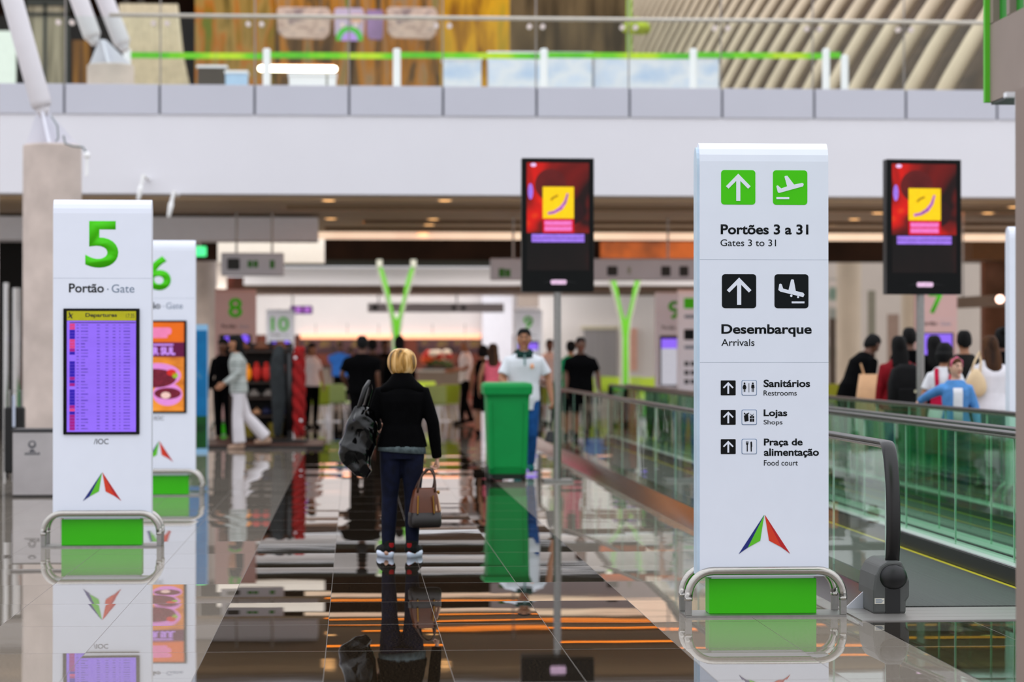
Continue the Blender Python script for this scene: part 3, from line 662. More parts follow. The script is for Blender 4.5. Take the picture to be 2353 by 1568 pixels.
def near_totem():
    c = P(NCX, 1421.3, 13.70)
    t = thing('wayfinding_totem', 'large white wayfinding totem with green and black arrow panels', 'sign', (c.x, 13.70, 0))
    shell(t)
    for y in (595, 833.5):
        z = nl(0, y)[1]; MB().box(-0.371, 0.371, -0.0004, 0.001, z - 0.0012, z + 0.0012).build('seam', SEAM, t)
    WI = WHITE
    def ar(x0, y0, x1, y1): a, b = nl(x0, y1), nl(x1, y0); return arrow_poly((a[0] + b[0]) / 2, (a[1] + b[1]) / 2, b[0] - a[0])
    pict(t, 'arrow_panel', 1655.7, 387.4, 1735.8, 467.6, LIME, [ar(1655.7, 387.4, 1735.8, 467.6)], WI)
    dep = [(925, 545), (932, 537), (942, 535), (980, 568), (1045, 545), (1016, 440), (1022, 431), (1048, 428), (1123, 525), (1210, 507), (1226, 512), (1230, 525), (1222, 545), (960, 618), (948, 616), (940, 605)]
    cv = lambda pts: nq([(1590 + x / 4.752, 310 + y / 4.752) for x, y in pts])
    pict(t, 'departure_panel', 1776.9, 387.4, 1857.5, 467.6, LIME, [cv(dep), cv([(926, 664), (1069, 664), (1069, 687), (926, 687)])], WI)
    pict(t, 'arrow_panel', 1657.6, 628.7, 1737.6, 707.8, INK, [ar(1657.6, 628.7, 1737.6, 707.8)], WI)
    cv3 = lambda pts: nq([(1590 + x / 3.136, 600 + y / 3.136) for x, y in pts])
    arr = [(625, 205), (632, 162), (640, 159), (650, 163), (660, 195), (700, 205), (718, 132), (724, 127), (738, 130), (753, 212), (808, 225), (817, 238), (808, 257), (640, 217)]
    dd = lambda cx, cy, r: cv3([(cx + r * math.cos(2 * PI * k / 12), cy + r * math.sin(2 * PI * k / 12)) for k in range(12)])
    pict(t, 'arrival_panel', 1780.4, 628.7, 1860, 707.8, INK, [cv3(arr), dd(720, 247, 9), dd(770, 257, 8), cv3([(723, 288), (817, 288), (817, 302), (723, 302)])], WI)
    def tx(s, x0, y0, x1, y1, m=INK, bold=0.0):
        a, b = nl(x0, y1), nl(x1, y0); text('lettering', s, a[0], b[0], a[1], b[1], 0.0, m, t, bold)
    tx('Portões 3 a 31', 1654.8, 513, 1859.8, 536.6, INK, 0.025); tx('Gates 3 to 31', 1654.4, 548.2, 1784, 563.8)
    tx('Desembarque', 1656.3, 745, 1867.4, 773.8, INK, 0.025); tx('Arrivals', 1656.3, 779.2, 1733.5, 795.2)
    tx('Sanitários', 1754.9, 873.3, 1863.6, 890.8, INK, 0.025); tx('Restrooms', 1754.9, 898.5, 1832.3, 910.3)
    tx('Lojas', 1755, 942.5, 1810, 962.9, INK, 0.025); tx('Shops', 1755, 966.7, 1798.9, 980.4)
    tx('Praça de', 1755.5, 1010, 1846, 1029.8, INK, 0.025); tx('alimentação', 1755.5, 1033, 1884.3, 1054.4, INK, 0.025); tx('Food court', 1755.5, 1060, 1834.9, 1072.9)
    BK = M('black vinyl', (3, 4, 5), 0.5, spec=0.2)
    OUT = M('blue outline vinyl', (96, 124, 160), 0.5)
    def icon(cx0, cy0, kind):
        q = lambda pts: nq([(cx0 + x, cy0 + y) for x, y in pts])
        if kind == 0:
            out = [q([(6.6 + 2 * math.cos(a), 7.4 + 2 * math.sin(a)) for a in [PI * k / 6 for k in range(12)]]), q([(4.6, 10.2), (8.6, 10.2), (11.4, 17), (10, 17.6), (8.8, 14.6), (10.6, 20.5), (8.4, 20.5), (8.4, 27), (7, 27), (7, 20.5), (6.2, 20.5), (6.2, 27), (4.8, 27), (4.8, 20.5), (2.6, 20.5), (4.4, 14.6), (3.2, 17.6), (1.8, 17)]),
                   q([(16.4, 7), (17.4, 7), (17.4, 28), (16.4, 28)]),
                   q([(26 + 2 * math.cos(a), 7.4 + 2 * math.sin(a)) for a in [PI * k / 6 for k in range(12)]]), q([(23, 10.2), (29, 10.2), (30, 18), (28.6, 18), (28.2, 13), (28.2, 27), (26.6, 27), (26.6, 19), (25.4, 19), (25.4, 27), (23.8, 27), (23.8, 13), (23.4, 18), (22, 18)])]
        elif kind == 1:
            out = [q([(5, 14), (15, 10), (16.2, 26), (7, 28)]), q([(5, 8), (7, 7), (9, 10), (17, 7), (17.6, 8.6), (9, 12), (6, 11)]),
                   q([(19, 15), (23.6, 15), (23.6, 20), (19, 20)]), q([(24.8, 15), (29, 15), (29, 20), (24.8, 20)]), q([(19, 21.2), (23.6, 21.2), (23.6, 28), (19, 28)]), q([(24.8, 21.2), (29, 21.2), (29, 28), (24.8, 28)]), q([(20, 9), (24, 13.6), (28, 9), (26, 14.4), (22, 14.4)])]
        else:
            out = [q([(10, 5.5), (11, 5.5), (11, 10), (12, 10), (12, 5.5), (13.4, 5.5), (13.4, 10), (14.4, 10), (14.4, 5.5), (15.6, 5.5), (15.6, 10), (15, 13), (14, 14), (14, 29), (11.8, 29), (11.8, 14), (10.6, 13), (10, 10)]),
                   q([(20.4, 7), (22.4, 5.5), (24, 8), (24.4, 18), (23.4, 19), (23.4, 29), (21, 29)])]
        return out
    for k, (ya, yb) in enumerate(((875.2, 909.6), (943.4, 977.9), (1011.4, 1045.8))):
        pict(t, 'arrow_panel', 1654.7, ya, 1689.5, yb, BK, [ar(1654.7, ya, 1689.5, yb)], WI, 0.004)
        pict(t, ('restroom_panel', 'shop_panel', 'food_panel')[k], 1703.5, ya - 0.6, 1738.9, yb + 0.3, OUT, icon(1703.5, ya - 0.6, k), BK, 0.008, outline=WHITE)
    logo(t)
    return t
near_totem()

VIOLET = screen('violet timetable glow', (146, 106, 246), 1.0, var=0.06, scale=3, stretch=(0.3, 1, 3))
OLIVE = screen('olive header glow', (172, 168, 14), 1.0)
ROWINK = screen('timetable dim text', (118, 88, 206), 1.0, var=0.3, scale=30)
ROWINK2 = screen('timetable darker text', (96, 66, 190), 1.0, var=0.3, scale=30)
NAVYG, MAGG, PINKG = screen('navy tile glow', (40, 10, 170), 1.0), screen('magenta tile glow', (160, 10, 130), 1.0), screen('pink tile glow', (214, 60, 130), 1.0, var=0.3, scale=120)
BLKS = M('screen black', (8, 8, 10), 0.3)
def gate_totem(loc, label, digit, scr='board', rz=0.0, rows=True, w=0.757, digit_m=None):
    t = thing('gate_totem', label, 'sign', loc, rz, group='numbered gate signs')
    shell(t, w=w, h=2.70, detail=False)
    dm = digit_m or LIME
    if len(digit) == 1: text('gate_number', digit, -0.131, 0.123, 2.168, 2.53, 0.0, dm, t, 0.022)
    else: text('gate_number', digit, -0.25, 0.23, 2.11, 2.50, 0.0, dm, t, 0.022)
    text('lettering', 'Portão', -0.256, 0.0126, 1.974, 2.045, 0.0, INK, t, 0.018)
    MB().prism(disc(0.043, 2.0, 0.006), -0.0015, 0.0).build('dot', GREYINK, t)
    text('lettering', 'Gate', 0.073, 0.247, 1.974, 2.038, 0.0, GREYINK, t)
    z = 2.085; MB().box(-w / 2, w / 2, -0.0004, 0.001, z - 0.0015, z + 0.0015).build('seam', SEAM, t)
    bz = MB().prism(rrect(-0.298, 0.288, 0.873, 1.85, 0.006), -0.014, 0.002).build('screen', BLACKG, t)
    if scr == 'board':
        MB().box(-0.27, 0.261, -0.016, -0.013, 0.893, 1.755 if rows else 1.83).build('timetable', VIOLET, bz)
        if rows:
            MB().box(-0.27, 0.261, -0.016, -0.013, 1.757, 1.83).build('header', OLIVE, bz)
            text('header_lettering', 'Departures', -0.128, 0.115, 1.775, 1.815, -0.016, BLKS, bz, 0.03)
            text('header_lettering', '17:35', 0.185, 0.25, 1.778, 1.81, -0.016, BLKS, bz)
            MB().prism([(-0.262, 1.782), (-0.25, 1.79), (-0.258, 1.822), (-0.25, 1.824), (-0.238, 1.8), (-0.226, 1.812), (-0.222, 1.808), (-0.234, 1.794), (-0.226, 1.772), (-0.234, 1.77), (-0.244, 1.786), (-0.254, 1.776)], -0.0175, -0.015).build('plane_symbol', BLKS, bz)
            MB().box(-0.248, 0.258, -0.0168, -0.015, 1.737, 1.744).build('column_heads', M('violet dark heads', (50, 30, 90), 0.5), bz)
            pit = 0.02438
            cols = [(-0.196, 0.018), (-0.162, 0.055), (-0.04, 0.024), (0.026, 0.024), (0.082, 0.022), (0.132, 0.01), (0.166, 0.05)]
            xc = sorted([-0.268, -0.249, -0.208, -0.13, 0.2, 0.259] + [q for c_, w_ in cols for q in (c_, c_ + w_)])
            zc_ = [1.735]
            for r in range(34): zz = 1.722 - r * pit; zc_ += [zz + 0.0115, zz + 0.0045, zz - 0.0045, zz - 0.0115]
            zc_.append(0.895)
            seq = 'PPNNNPPPMNwwNNNNNMNMwNNNNNMPNMMMMMPNMN'
            bm = bmesh.new(); vv = [[bm.verts.new((x_, -0.0168, z_)) for x_ in xc] for z_ in zc_]
            rr_ = random.Random(5); wide = [rr_.random() for _ in range(34)]
            for a in range(len(zc_) - 1):
                r, ph = (a - 1) // 4, (a - 1) % 4
                for b_ in range(len(xc) - 1):
                    f = bm.faces.new((vv[a][b_], vv[a + 1][b_], vv[a + 1][b_ + 1], vv[a][b_ + 1])); mi = 0
                    if 0 <= r < 34 and ph < 3:
                        if xc[b_] == -0.249 and xc[b_ + 1] == -0.208: mi = {'N': 3, 'M': 4, 'P': 5}.get(seq[r], 0)
                        elif ph == 1:
                            for c_, w_ in cols:
                                if c_ <= xc[b_] < c_ + w_ - 1e-6 and not (w_ > 0.05 and xc[b_] > c_ + 1e-6 and wide[r] < 0.5): mi = 2 if r % 2 == 0 and r > 1 else 1
                    f.material_index = mi
            me = bpy.data.meshes.new('timetable_rows'); bm.to_mesh(me); bm.free()
            for m_ in (VIOLET, ROWINK, ROWINK2, NAVYG, MAGG, PINKG): me.materials.append(m_)
            link('timetable_rows', me, bz)
    elif scr == 'burger':
        A = lambda x0, x1, z0, z1, m, nm, y=-0.016: MB().box(x0, x1, y, y + 0.003, z0, z1).build(nm, m, bz)
        A(-0.27, 0.261, 1.62, 1.83, screen('orange advert glow', (226, 104, 10), 1.0, 0.15, 2), 'orange_band')
        A(-0.27, 0.261, 1.465, 1.62, screen('plum advert glow', (96, 10, 62), 1.0), 'plum_band')
        A(-0.27, 0.261, 0.893, 1.465, ramp_mat('amber advert glow', [(0.3, (150, 70, 20)), (0.5, (216, 130, 40)), (0.7, (230, 170, 70))], 1.8, (1, 1, 2.4), 0.4, 1.0), 'food_picture')
        pk = screen('pink advert glow', (238, 130, 180), 1.0); vi = screen('violet advert glow', (206, 150, 255), 1.0)
        MB().prism(rrect(-0.15, 0.13, 1.70, 1.775, 0.03), -0.018, -0.015).build('pink_caption', pk, bz)
        MB().prism(rrect(-0.09, 0.09, 1.665, 1.71, 0.015), -0.018, -0.015).build('pink_caption', pk, bz)
        MB().box(-0.2, 0.15, -0.018, -0.015, 1.585, 1.602).build('violet_caption', vi, bz)
        text('advert_lettering', 'ER SUL', -0.105, 0.17, 1.485, 1.57, -0.016, vi, bz, 0.05)
        def blob(cx, cz, rx, rz, m, nm, y): MB().prism([(cx + rx * math.cos(2 * PI * k / 28), cz + rz * math.sin(2 * PI * k / 28)) for k in range(28)], y - 0.001, y + 0.001).build(nm, m, bz)
        blob(-0.02, 1.27, 0.25, 0.13, screen('lilac bun glow', (226, 140, 216), 1.0), 'bun', -0.017)
        blob(-0.04, 1.24, 0.22, 0.10, screen('dark meat glow', (112, 24, 44), 1.0, 0.3, 30), 'meat', -0.019)
        blob(0.13, 1.30, 0.05, 0.035, screen('tomato glow', (214, 40, 30), 1.0), 'tomato', -0.021); blob(0.17, 1.27, 0.03, 0.03, screen('leaf glow', (150, 190, 40), 1.0), 'leaf', -0.021)
        blob(0.09, 1.07, 0.155, 0.12, screen('lilac bun glow', (226, 140, 216), 1.0), 'bun', -0.017)
        blob(0.09, 1.08, 0.14, 0.06, screen('dark meat glow', (112, 24, 44), 1.0, 0.3, 30), 'meat', -0.019)
        blob(0.07, 1.06, 0.05, 0.035, screen('pale filling glow', (240, 200, 190), 1.0), 'filling', -0.021)
    elif scr == 'dark':
        MB().box(-0.27, 0.261, -0.016, -0.013, 0.893, 1.83).build('display', BLKS, bz)
        for cx, r in ((-0.16, 0.055), (0.17, 0.085)): MB().prism(disc(cx, 1.77, r), -0.018, -0.015).build('violet_spot', screen('violet spot glow', (130, 90, 250), 1.0), bz)
    elif scr == 'half':
        MB().box(-0.27, 0.261, -0.016, -0.013, 1.60, 1.79).build('violet_field', VIOLET, bz); MB().box(-0.27, 0.261, -0.016, -0.013, 0.893, 1.60).build('pale_field', screen('pale screen glow', (196, 194, 204), 0.9), bz)
    text('maker_lettering', '/IOC', -0.063, 0.049, 0.797, 0.838, 0.0, INK, t)
    logo(t)
    return t
g5 = P(234.5, 1253, 18.94); gate_totem((g5.x, 18.94, 0), 'white gate 5 sign with a violet departures screen', '5')
g6 = P(365.5, 1137, 25.7); gate_totem((g6.x, 25.7, 0), 'white gate 6 sign with a burger advert, behind the gate 5 sign', '6', 'burger')
PINKLIT = M('white enamel in pink light', (206, 166, 160), 0.5, var=0.05, scale=1)  # pink light on the white sign panels, put into their colour
g8 = P(541, 1000, 45.0); t8 = gate_totem((g8.x, 45.0, 0), 'pinkish gate 8 sign with a dark screen behind the walking woman in white', '8', 'dark', rows=False)
g7 = P(2152, 1000, 40.0); t7 = gate_totem((g7.x, 40.0, 0), 'pinkish gate 7 sign with violet screen behind the right display', '7', 'board', rows=False, w=0.70)
for t in (t8, t7):
    for c in t.children:
        if c.name.startswith('panel'): c.data.materials[0] = PINKLIT
g10 = P(644, 900, 66.0); gate_totem((g10.x, 66.0, 0), 'distant white gate 10 sign left of the green branching column', '10', 'dark', rows=False)
g9 = P(1214, 900, 66.0); gate_totem((g9.x, 66.0, 0), 'distant white gate sign above the head of the man with the bin', '9', 'half', rows=False)
g9b = P(1551, 900, 46.8); gate_totem((g9b.x, 46.8, 0), 'grey white gate 9 sign half hidden by the big wayfinding totem', '9', 'half', rows=False)
# two more white wayfinding totems
def far_totem(c, label):
    t = thing('wayfinding_totem', label, 'sign', (c.x, c.y, 0)); shell(t, detail=False)
    for z, m in ((2.45, LIME), (1.86, INK)):
        for x in (-0.16, 0.15): MB().prism(rrect(x - 0.1, x + 0.1, z - 0.1, z + 0.1, 0.02), -0.002, 0).build('arrow_panel', m, t)
    for z in (2.2, 1.62): MB().prism(rrect(-0.25, 0.25, z - 0.03, z + 0.03, 0.01), -0.002, 0).build('text_line', GREYINK, t)
    for k in range(3):
        z = 1.31 - 0.17 * k
        for x in (-0.21, -0.09): MB().prism(rrect(x - 0.042, x + 0.042, z - 0.042, z + 0.042, 0.006), -0.002, 0).build('arrow_panel', INK, t)
        MB().prism(rrect(0.0, 0.27, z - 0.02, z + 0.03, 0.006), -0.002, 0).build('text_line', GREYINK, t)
    logo(t)
far_totem(Vector((P(1603, 700, 45.3).x, 45.3, 0)), 'white wayfinding totem peeking out left of the big one')
c = P(2408, 700, 22.6); far_totem(Vector((c.x, 22.6, 0)), 'white wayfinding totem cut off by the grey doorpost at the right')

# ------------------------------------------------------------------ pole displays
RED_S = ramp_mat('crimson picture glow', [(0.32, (24, 4, 4)), (0.45, (110, 12, 8)), (0.58, (200, 16, 6)), (0.72, (240, 110, 20))], 1.6, (1, 1, 0.9), 0.3, 1.0, 2, 0.6)
DARK_S = ramp_mat('dark picture glow', [(0.4, (8, 4, 3)), (0.6, (22, 10, 8)), (0.75, (60, 8, 10))], 1.6, (1, 1, 0.6), 0.4, 0.6, 2)
YEL_S = screen('yellow poster glow', (255, 208, 0), 1.05); PK_S = screen('pink caption glow', (255, 120, 200), 1.0, 0.2, 60); VI_S = screen('violet caption glow', (160, 118, 240), 1.0, 0.2, 60)
RD_S = screen('red caption glow', (220, 6, 30), 1.0); OLV_S = screen('olive scribble glow', (170, 130, 10), 1.0); LIL_S = screen('lilac plume glow', (170, 90, 190), 1.0, 0.5, 30)
def display(px, Y, label, rz, pole_x):
    x0, x1, z0, z1 = RX(*px, Y)
    cx = (x0 + x1) / 2; w, h = x1 - x0, z1 - z0
    t = thing('display_stand', label, 'display screen', (cx, Y, 0), rz, group='pole mounted displays')
    hx = w / 2
    fr = MB().box(-hx, hx, 0, 0.16, z0, z1).build('frame', BLACKG, t, bevel=0.008)
    def S_(u0, v0, u1, v1, m, nm, y=-0.004):          # u,v are fractions of the frame
        return MB().box(-hx + u0 * w, -hx + u1 * w, y, y + 0.005, z1 - v1 * h, z1 - v0 * h).build(nm, m, fr)
    S_(0.07, 0.035, 0.93, 0.56, RED_S, 'crimson_picture'); S_(0.07, 0.56, 0.93, 0.84, DARK_S, 'dark_picture')
    def blob(u, v, a, b, m, nm, y): MB().prism([(-hx + u * w + a * w * math.cos(2 * PI * k / 24), z1 - v * h + b * h * math.sin(2 * PI * k / 24)) for k in range(24)], y, y + 0.002).build(nm, m, fr)
    blob(0.40, 0.20, 0.22, 0.12, screen('maroon hill glow', (96, 20, 16), 0.9, 0.4, 3), 'hill', -0.006)
    blob(0.68, 0.40, 0.18, 0.1, screen('deep maroon glow', (40, 6, 6), 0.9), 'hollow', -0.0055)
    blob(0.12, 0.25, 0.035, 0.06, VI_S, 'violet_glint', -0.007); blob(0.16, 0.052, 0.04, 0.014, screen('white glint glow', (236, 200, 250), 1.0), 'white_glint', -0.0075)
    S_(0.29, 0.215, 0.72, 0.452, YEL_S, 'yellow_poster', -0.009)
    S_(0.29, 0.455, 0.72, 0.56, RD_S, 'red_caption', -0.009)
    q = [(0.36, 0.415), (0.45, 0.405), (0.54, 0.375), (0.60, 0.33), (0.635, 0.265)]
    MB().tube([(-hx + u * w, -0.011, z1 - v * h) for u, v in q], [0.016, 0.018, 0.022, 0.018, 0.012], 8, up=(0, 1, 0)).build('plume', LIL_S, fr)
    MB().tube([(-hx + u * w, -0.011, z1 - v * h) for u, v in ((0.40, 0.315), (0.44, 0.295), (0.50, 0.28))], 0.013, 6, up=(0, 1, 0)).build('scribble', OLV_S, fr)
    for v in (0.47, 0.512): S_(0.315, v, 0.69, v + 0.033, PK_S, 'pink_caption', -0.012)
    for v in (0.569, 0.601): S_(0.135, v, 0.865, v + 0.028, VI_S, 'violet_caption', -0.009)
    MB().prism(rrect(-hx + 0.40 * w, -hx + 0.62 * w, z1 - 0.945 * h, z1 - 0.91 * h, 0.02), -0.003, 0.001).build('maker_mark', M('pinkish maker mark', (214, 178, 206), 0.5, var=0.2, scale=40, emit=0.3), fr)
    MB().prism([(-hx + 0.28 * w, z1 - 0.935 * h), (-hx + 0.5 * w, z1 - 0.905 * h), (-hx + 0.78 * w, z1 - 0.935 * h), (-hx + 0.5 * w, z1 - 0.912 * h)], -0.002, 0.001).build('trim_arc', M('dark grey arc', (40, 42, 44), 0.4), fr)
    PX = pole_x
    MB().lathe([(0.045, 0.03), (0.045, z0 + 0.02)], (PX, 0.08, 0), 20).build('pole', STEELDK, t, smooth=False)
    MB().box(PX - 0.17, PX + 0.17, -0.1, 0.26, 0, 0.03).build('base_plate', STEELDK, t, bevel=0.004)
    MB().box(PX - 0.08, PX + 0.08, 0.16, 0.2, z0 + 0.1, z0 + 0.9).build('bracket', BLACKP, t)
    return t
display((1199, 363, 1365, 671), 28.2, 'tall red and yellow display on a pole beside the green wheeled bin', 0.0, 0.0)
display((2036, 366, 2211, 677), 27.0, 'tall red and yellow display at the right beyond the walkways', 0.07, -0.02)

# ------------------------------------------------------------------ green branching columns
YG = M('leaf green paint', (84, 168, 6), 0.5, var=0.04, scale=2)
YW = M('pale edge paint', (176, 178, 166), 0.6)
def branching(px, Y, label):
    c = P(px, 820, Y); s = Y / FPX
    def q(x, y): return ((x - 910) * s, P(910, y, Y).z)
    t = thing('branching_column', label, 'column', (c.x, Y, 0), group='green branching columns')
    top = 598
    OUT_ = [(41.5, 612), (28, 660), (19.5, 690), (9.5, 735), (5.5, 775)]; IN_ = [(33, 612), (21, 650), (13.5, 690), (5, 725), (0, 735)]
    out = [q(910 - a, b) for a, b in OUT_] + [(-5.5 * s, 0.1), (5.5 * s, 0.1)] + [q(910 + a, b) for a, b in OUT_[::-1]] + [q(910 + a, b) for a, b in IN_] + [q(910 - a, b) for a, b in IN_[-2::-1]]
    MB().prism(out, -0.06, 0.06).build('fork_plate', YG, t)
    for sg in (-1, 1):
        L_ = [q(910 + sg * a, b) for a, b in OUT_] + [(sg * 5.5 * s, 0.1)]
        L2 = [(x + sg * 0.055, z) for x, z in L_[::-1]]
        MB().prism(L_ + L2, 0.0, 0.22).build('edge_flange', YW, t)
    MB().lathe([(0.2, 0), (0.2, 0.04), (0.13, 0.06), (0.13, 0.25)], seg=16).build('shoe', BLACKP, t)
    for sg in (-1, 1):
        a = q(910 + sg * 39, 612); MB().box(a[0] - 0.07, a[0] + 0.07, -0.1, 0.1, a[1] - 0.02, a[1] + 0.16).build('bearing', YW, t)
branching(911, WY - 0.7, 'green branching column above the blond woman')
branching(1437, WY - 0.7, 'green branching column left of the big wayfinding totem')

# ------------------------------------------------------------------ hanging signs
SIGNG = M('silver sign face', (176, 176, 184), 0.35, 0.3, var=0.06, scale=1.5)
SIGNT = M('dark taupe sign face', (150, 142, 146), 0.5, var=0.04, scale=1)
DKG = M('dark green symbol', (44, 120, 26), 0.5); DKT = M('near black symbol', (20, 24, 24), 0.5)
SOF = P(600, 668, WY + 2.4).z + 0.004
def hang(px, Y, label, m, marks, rods, ztop):
    x0, x1, z0, z1 = RX(*px, Y); cx = (x0 + x1) / 2
    t = thing('hanging_sign', label, 'hanging sign', (cx, Y, z0), group='signs hanging from the ceiling')
    bd = MB().box(x0 - cx, x1 - cx, 0, 0.16, 0, z1 - z0).build('board', m, t, bevel=0.02)
    for (a, b, c_, d), mm in marks:
        u0, u1, v0, v1 = RX(a, b, c_, d, Y)
        MB().prism(rrect(u0 - cx, u1 - cx, v0 - z0, v1 - z0, (u1 - u0) * 0.12), -0.006, 0.001).build('symbol', mm, bd)
    for x in rods:
        X = P(x, 600, Y).x - cx; MB().tube([(X, 0.08, z1 - z0 - 0.01), (X, 0.08, ztop - z0)], 0.02, 8).build('rod', STEELDK, t)
FG = M('frosted symbol ground', (156, 166, 158), 0.5)
hang((508, 581, 652, 634), 45.2, 'short silver hanging sign with three symbols at the left', SIGNG, [((522, 594, 551, 620), DKT), ((569, 599, 580, 615), DKG), ((582, 599, 593, 615), DKG), ((620, 598, 631, 617), DKG)], (543, 625), zb0)
hang((1127, 593, 1606, 645), 46.5, 'long silver hanging sign behind the middle display', SIGNG, [((1146, 617, 1160, 637), DKG), ((1161, 619, 1173, 637), DKG), ((1395, 612, 1419, 634), DKT), ((1442, 614, 1450, 630), FG), ((1519, 612, 1541, 635), DKT), ((1561, 612, 1582, 635), DKT)], (1180, 1536), zb0)
hang((845, 697, 1158, 718), 66.6, 'thin taupe hanging sign far behind the branching column', SIGNT, [((855, 701, 868, 713), DKT), ((1038, 702, 1048, 713), DKT), ((1060, 702, 1070, 713), DKT)], (1050, 870), SOF)
hang((667, 703, 718, 722), 68.0, 'small purple hanging sign beside gate 10', M('purple sign', (96, 40, 128), 0.5, emit=0.3), [((679, 706, 692, 718), M('violet bloom', (190, 120, 220), 0.5, emit=0.5)), ((699, 706, 713, 718), M('violet bloom', (190, 120, 220), 0.5, emit=0.5))], (672,), SOF)
c = P(458, 578, 60.0); t = thing('exit_sign', 'small green sign glowing behind the gate 6 sign', 'sign', c)
MB().box(-0.17, 0.17, 0, 0.06, -0.12, 0.12).build('sign_box', M('green exit glow', (40, 190, 110), 0.5, emit=0.5), t, bevel=0.01)
MB().tube([(0, 0.03, 0.1), (0, 0.03, zt - 0.345 - c.z)], 0.015, 8).build('rod', STEELDK, t)

# ------------------------------------------------------------------ moving walkways
GLG = glass('green walkway glass', (0.74, 0.91, 0.80), 1.5)
GLN = glass('pale walkway glass', (0.90, 0.96, 0.92), 1.55)
TREAD = M('grey ribbed tread', (62, 65, 62), 0.6, 0.2, var=0.25, scale=2, stretch=(60, 0.2, 1), bump=0.3)
YELL = M('yellow safety line', (206, 196, 0), 0.6)
SKIRT = M('dark mirror skirt', (90, 84, 80), 0.12, 1.0, var=0.1, scale=1)
LEDGE = M('steel ledge', (226, 222, 226), 0.35, 0.35, var=0.05, scale=3)
def balustrade(w, X, ox, y0, y1, side, gl, flare=0.24):
    """side -1: outer face to the left, +1: to the right; X is the handrail line"""
    x = X - ox
    n = int(round((y1 - y0 - 0.38) / 1.55)); L_ = (y1 - y0 - 0.38) / n; rd = 0.19
    for k in range(n):
        a = y0 + 0.13 + k * L_
        MB().box(x - 0.006, x + 0.006, a + 0.004, a + L_ - 0.004, 0.12, 0.95).build('glass_panel', gl, w)
        MB().box(x - 0.0065, x + 0.0065, a - 0.0039, a + 0.0039, 0.135, 0.945).build('joint_seal', M('pale green joint', (176, 206, 190), 0.4), w)
    # curved glass ends
    def end(yc, s):
        prof = [(yc, 0.13)] + [(yc - s * (rd - 0.02) * math.cos(t), 0.54 + 0.40 * math.sin(t)) for t in [-PI / 3 + (PI / 3 + PI / 2) * k / 12 for k in range(13)]]
        MB().prismx(prof, x - 0.006, x + 0.006).build('glass_end', gl, w)
    end(y0 + 0.13, 1); end(y1 - 0.25, -1)
    pts = [(x, y0 + 0.09, 0.12)]
    for k in range(13): t = -PI / 3 + (PI / 3 + PI / 2) * k / 12; pts.append((x, y0 + 0.13 - rd * math.cos(t), 0.54 + 0.44 * math.sin(t)))
    for k in range(13): t = PI / 2 - (PI / 3 + PI / 2) * k / 12; pts.append((x, y1 - 0.25 + rd * math.cos(t), 0.54 + 0.44 * math.sin(t)))
    pts.append((x, y1 - 0.02, 0.12))
    MB().tube(pts, 0.042, 16, flat=0.34, up=(1, 0, 0)).build('handrail', RUBBER, w, smooth=True)
    MB().box(x - 0.022, x + 0.022, y0 + 0.13, y1 - 0.2, 0.946, 0.967).build('rail_track', STEEL, w, bevel=0.006)
    o, i = x + side * 0.10, x - side * 0.07
    ob = x + side * flare
    MB().prism([(ob, 0.0), (o, 0.126), (i, 0.126), (i, 0.0)][::1], y0 + 0.18, y1).build('base_casing', SKIRT, w)
    MB().box(min(o, i), max(o, i), y0 + 0.18, y1, 0.126, 0.134).build('ledge', SKIRT if gl is GLN else LEDGE, w)
    MB().box(min(i, i - side * 0.012), max(i, i - side * 0.012), y0 + 0.2, y1, 0.0, 0.12).build('inner_skirt', BLACKP, w)
    MB().prism([(ob, 0.004), (o, 0.13), (x + side * 0.04, 0.13), (x + side * 0.04, 0.004)], y0 + 0.165, y0 + 0.18).build('end_cap', M('white lit steel cap', (232, 236, 246), 0.3, 0.6), w)  # stainless like the casing, the white light on it put into its colour
def newel(w, X, ox, y0, side):
    x = X - ox
    x -= 0.025; m = M('charcoal newel plastic', (74, 76, 74), 0.5, var=0.06, scale=10)
    yy0, yy1 = y0 - 0.12, y0 + 0.30
    a, b = -0.105, 0.105
    out = [(a, 0.005), (a + 0.0, 0.14), (a + 0.012, 0.225), (a + 0.04, 0.28), (a + 0.08, 0.305), (b - 0.045, 0.305), (b - 0.02, 0.25), (b, 0.19), (b, 0.10), (b - 0.02, 0.075), (b - 0.02, 0.005)]
    nw = MB().prism([(x + p[0], p[1]) for p in out], yy0, yy1).build('newel_housing', m, w, bevel=0.012)
    MB().box(x - 0.035, x + 0.05, yy0 - 0.006, yy0 + 0.02, 0.006, 0.20).build('brush_plate', BLACKP, nw, bevel=0.004)
    MB().ell((x + 0.012, yy0 + 0.01, 0.215), 0.082, 0.05, 0.075, 24, 14).build('inlet_boot', BLACKP, nw, smooth=True)
    st_ = MB().box(x - 0.098, x - 0.042, yy0 - 0.004, yy0 + 0.002, 0.062, 0.094).build('sticker', M('pale label', (214, 210, 196), 0.5), nw)
    mb = MB()
    for k in range(4): mb.box(x - 0.093, x - 0.058 + 0.006 * (k % 3), yy0 - 0.0055, yy0 - 0.003, 0.068 + 0.006 * k, 0.0705 + 0.006 * k)
    mb.build('label_lines', GREYINK, nw)
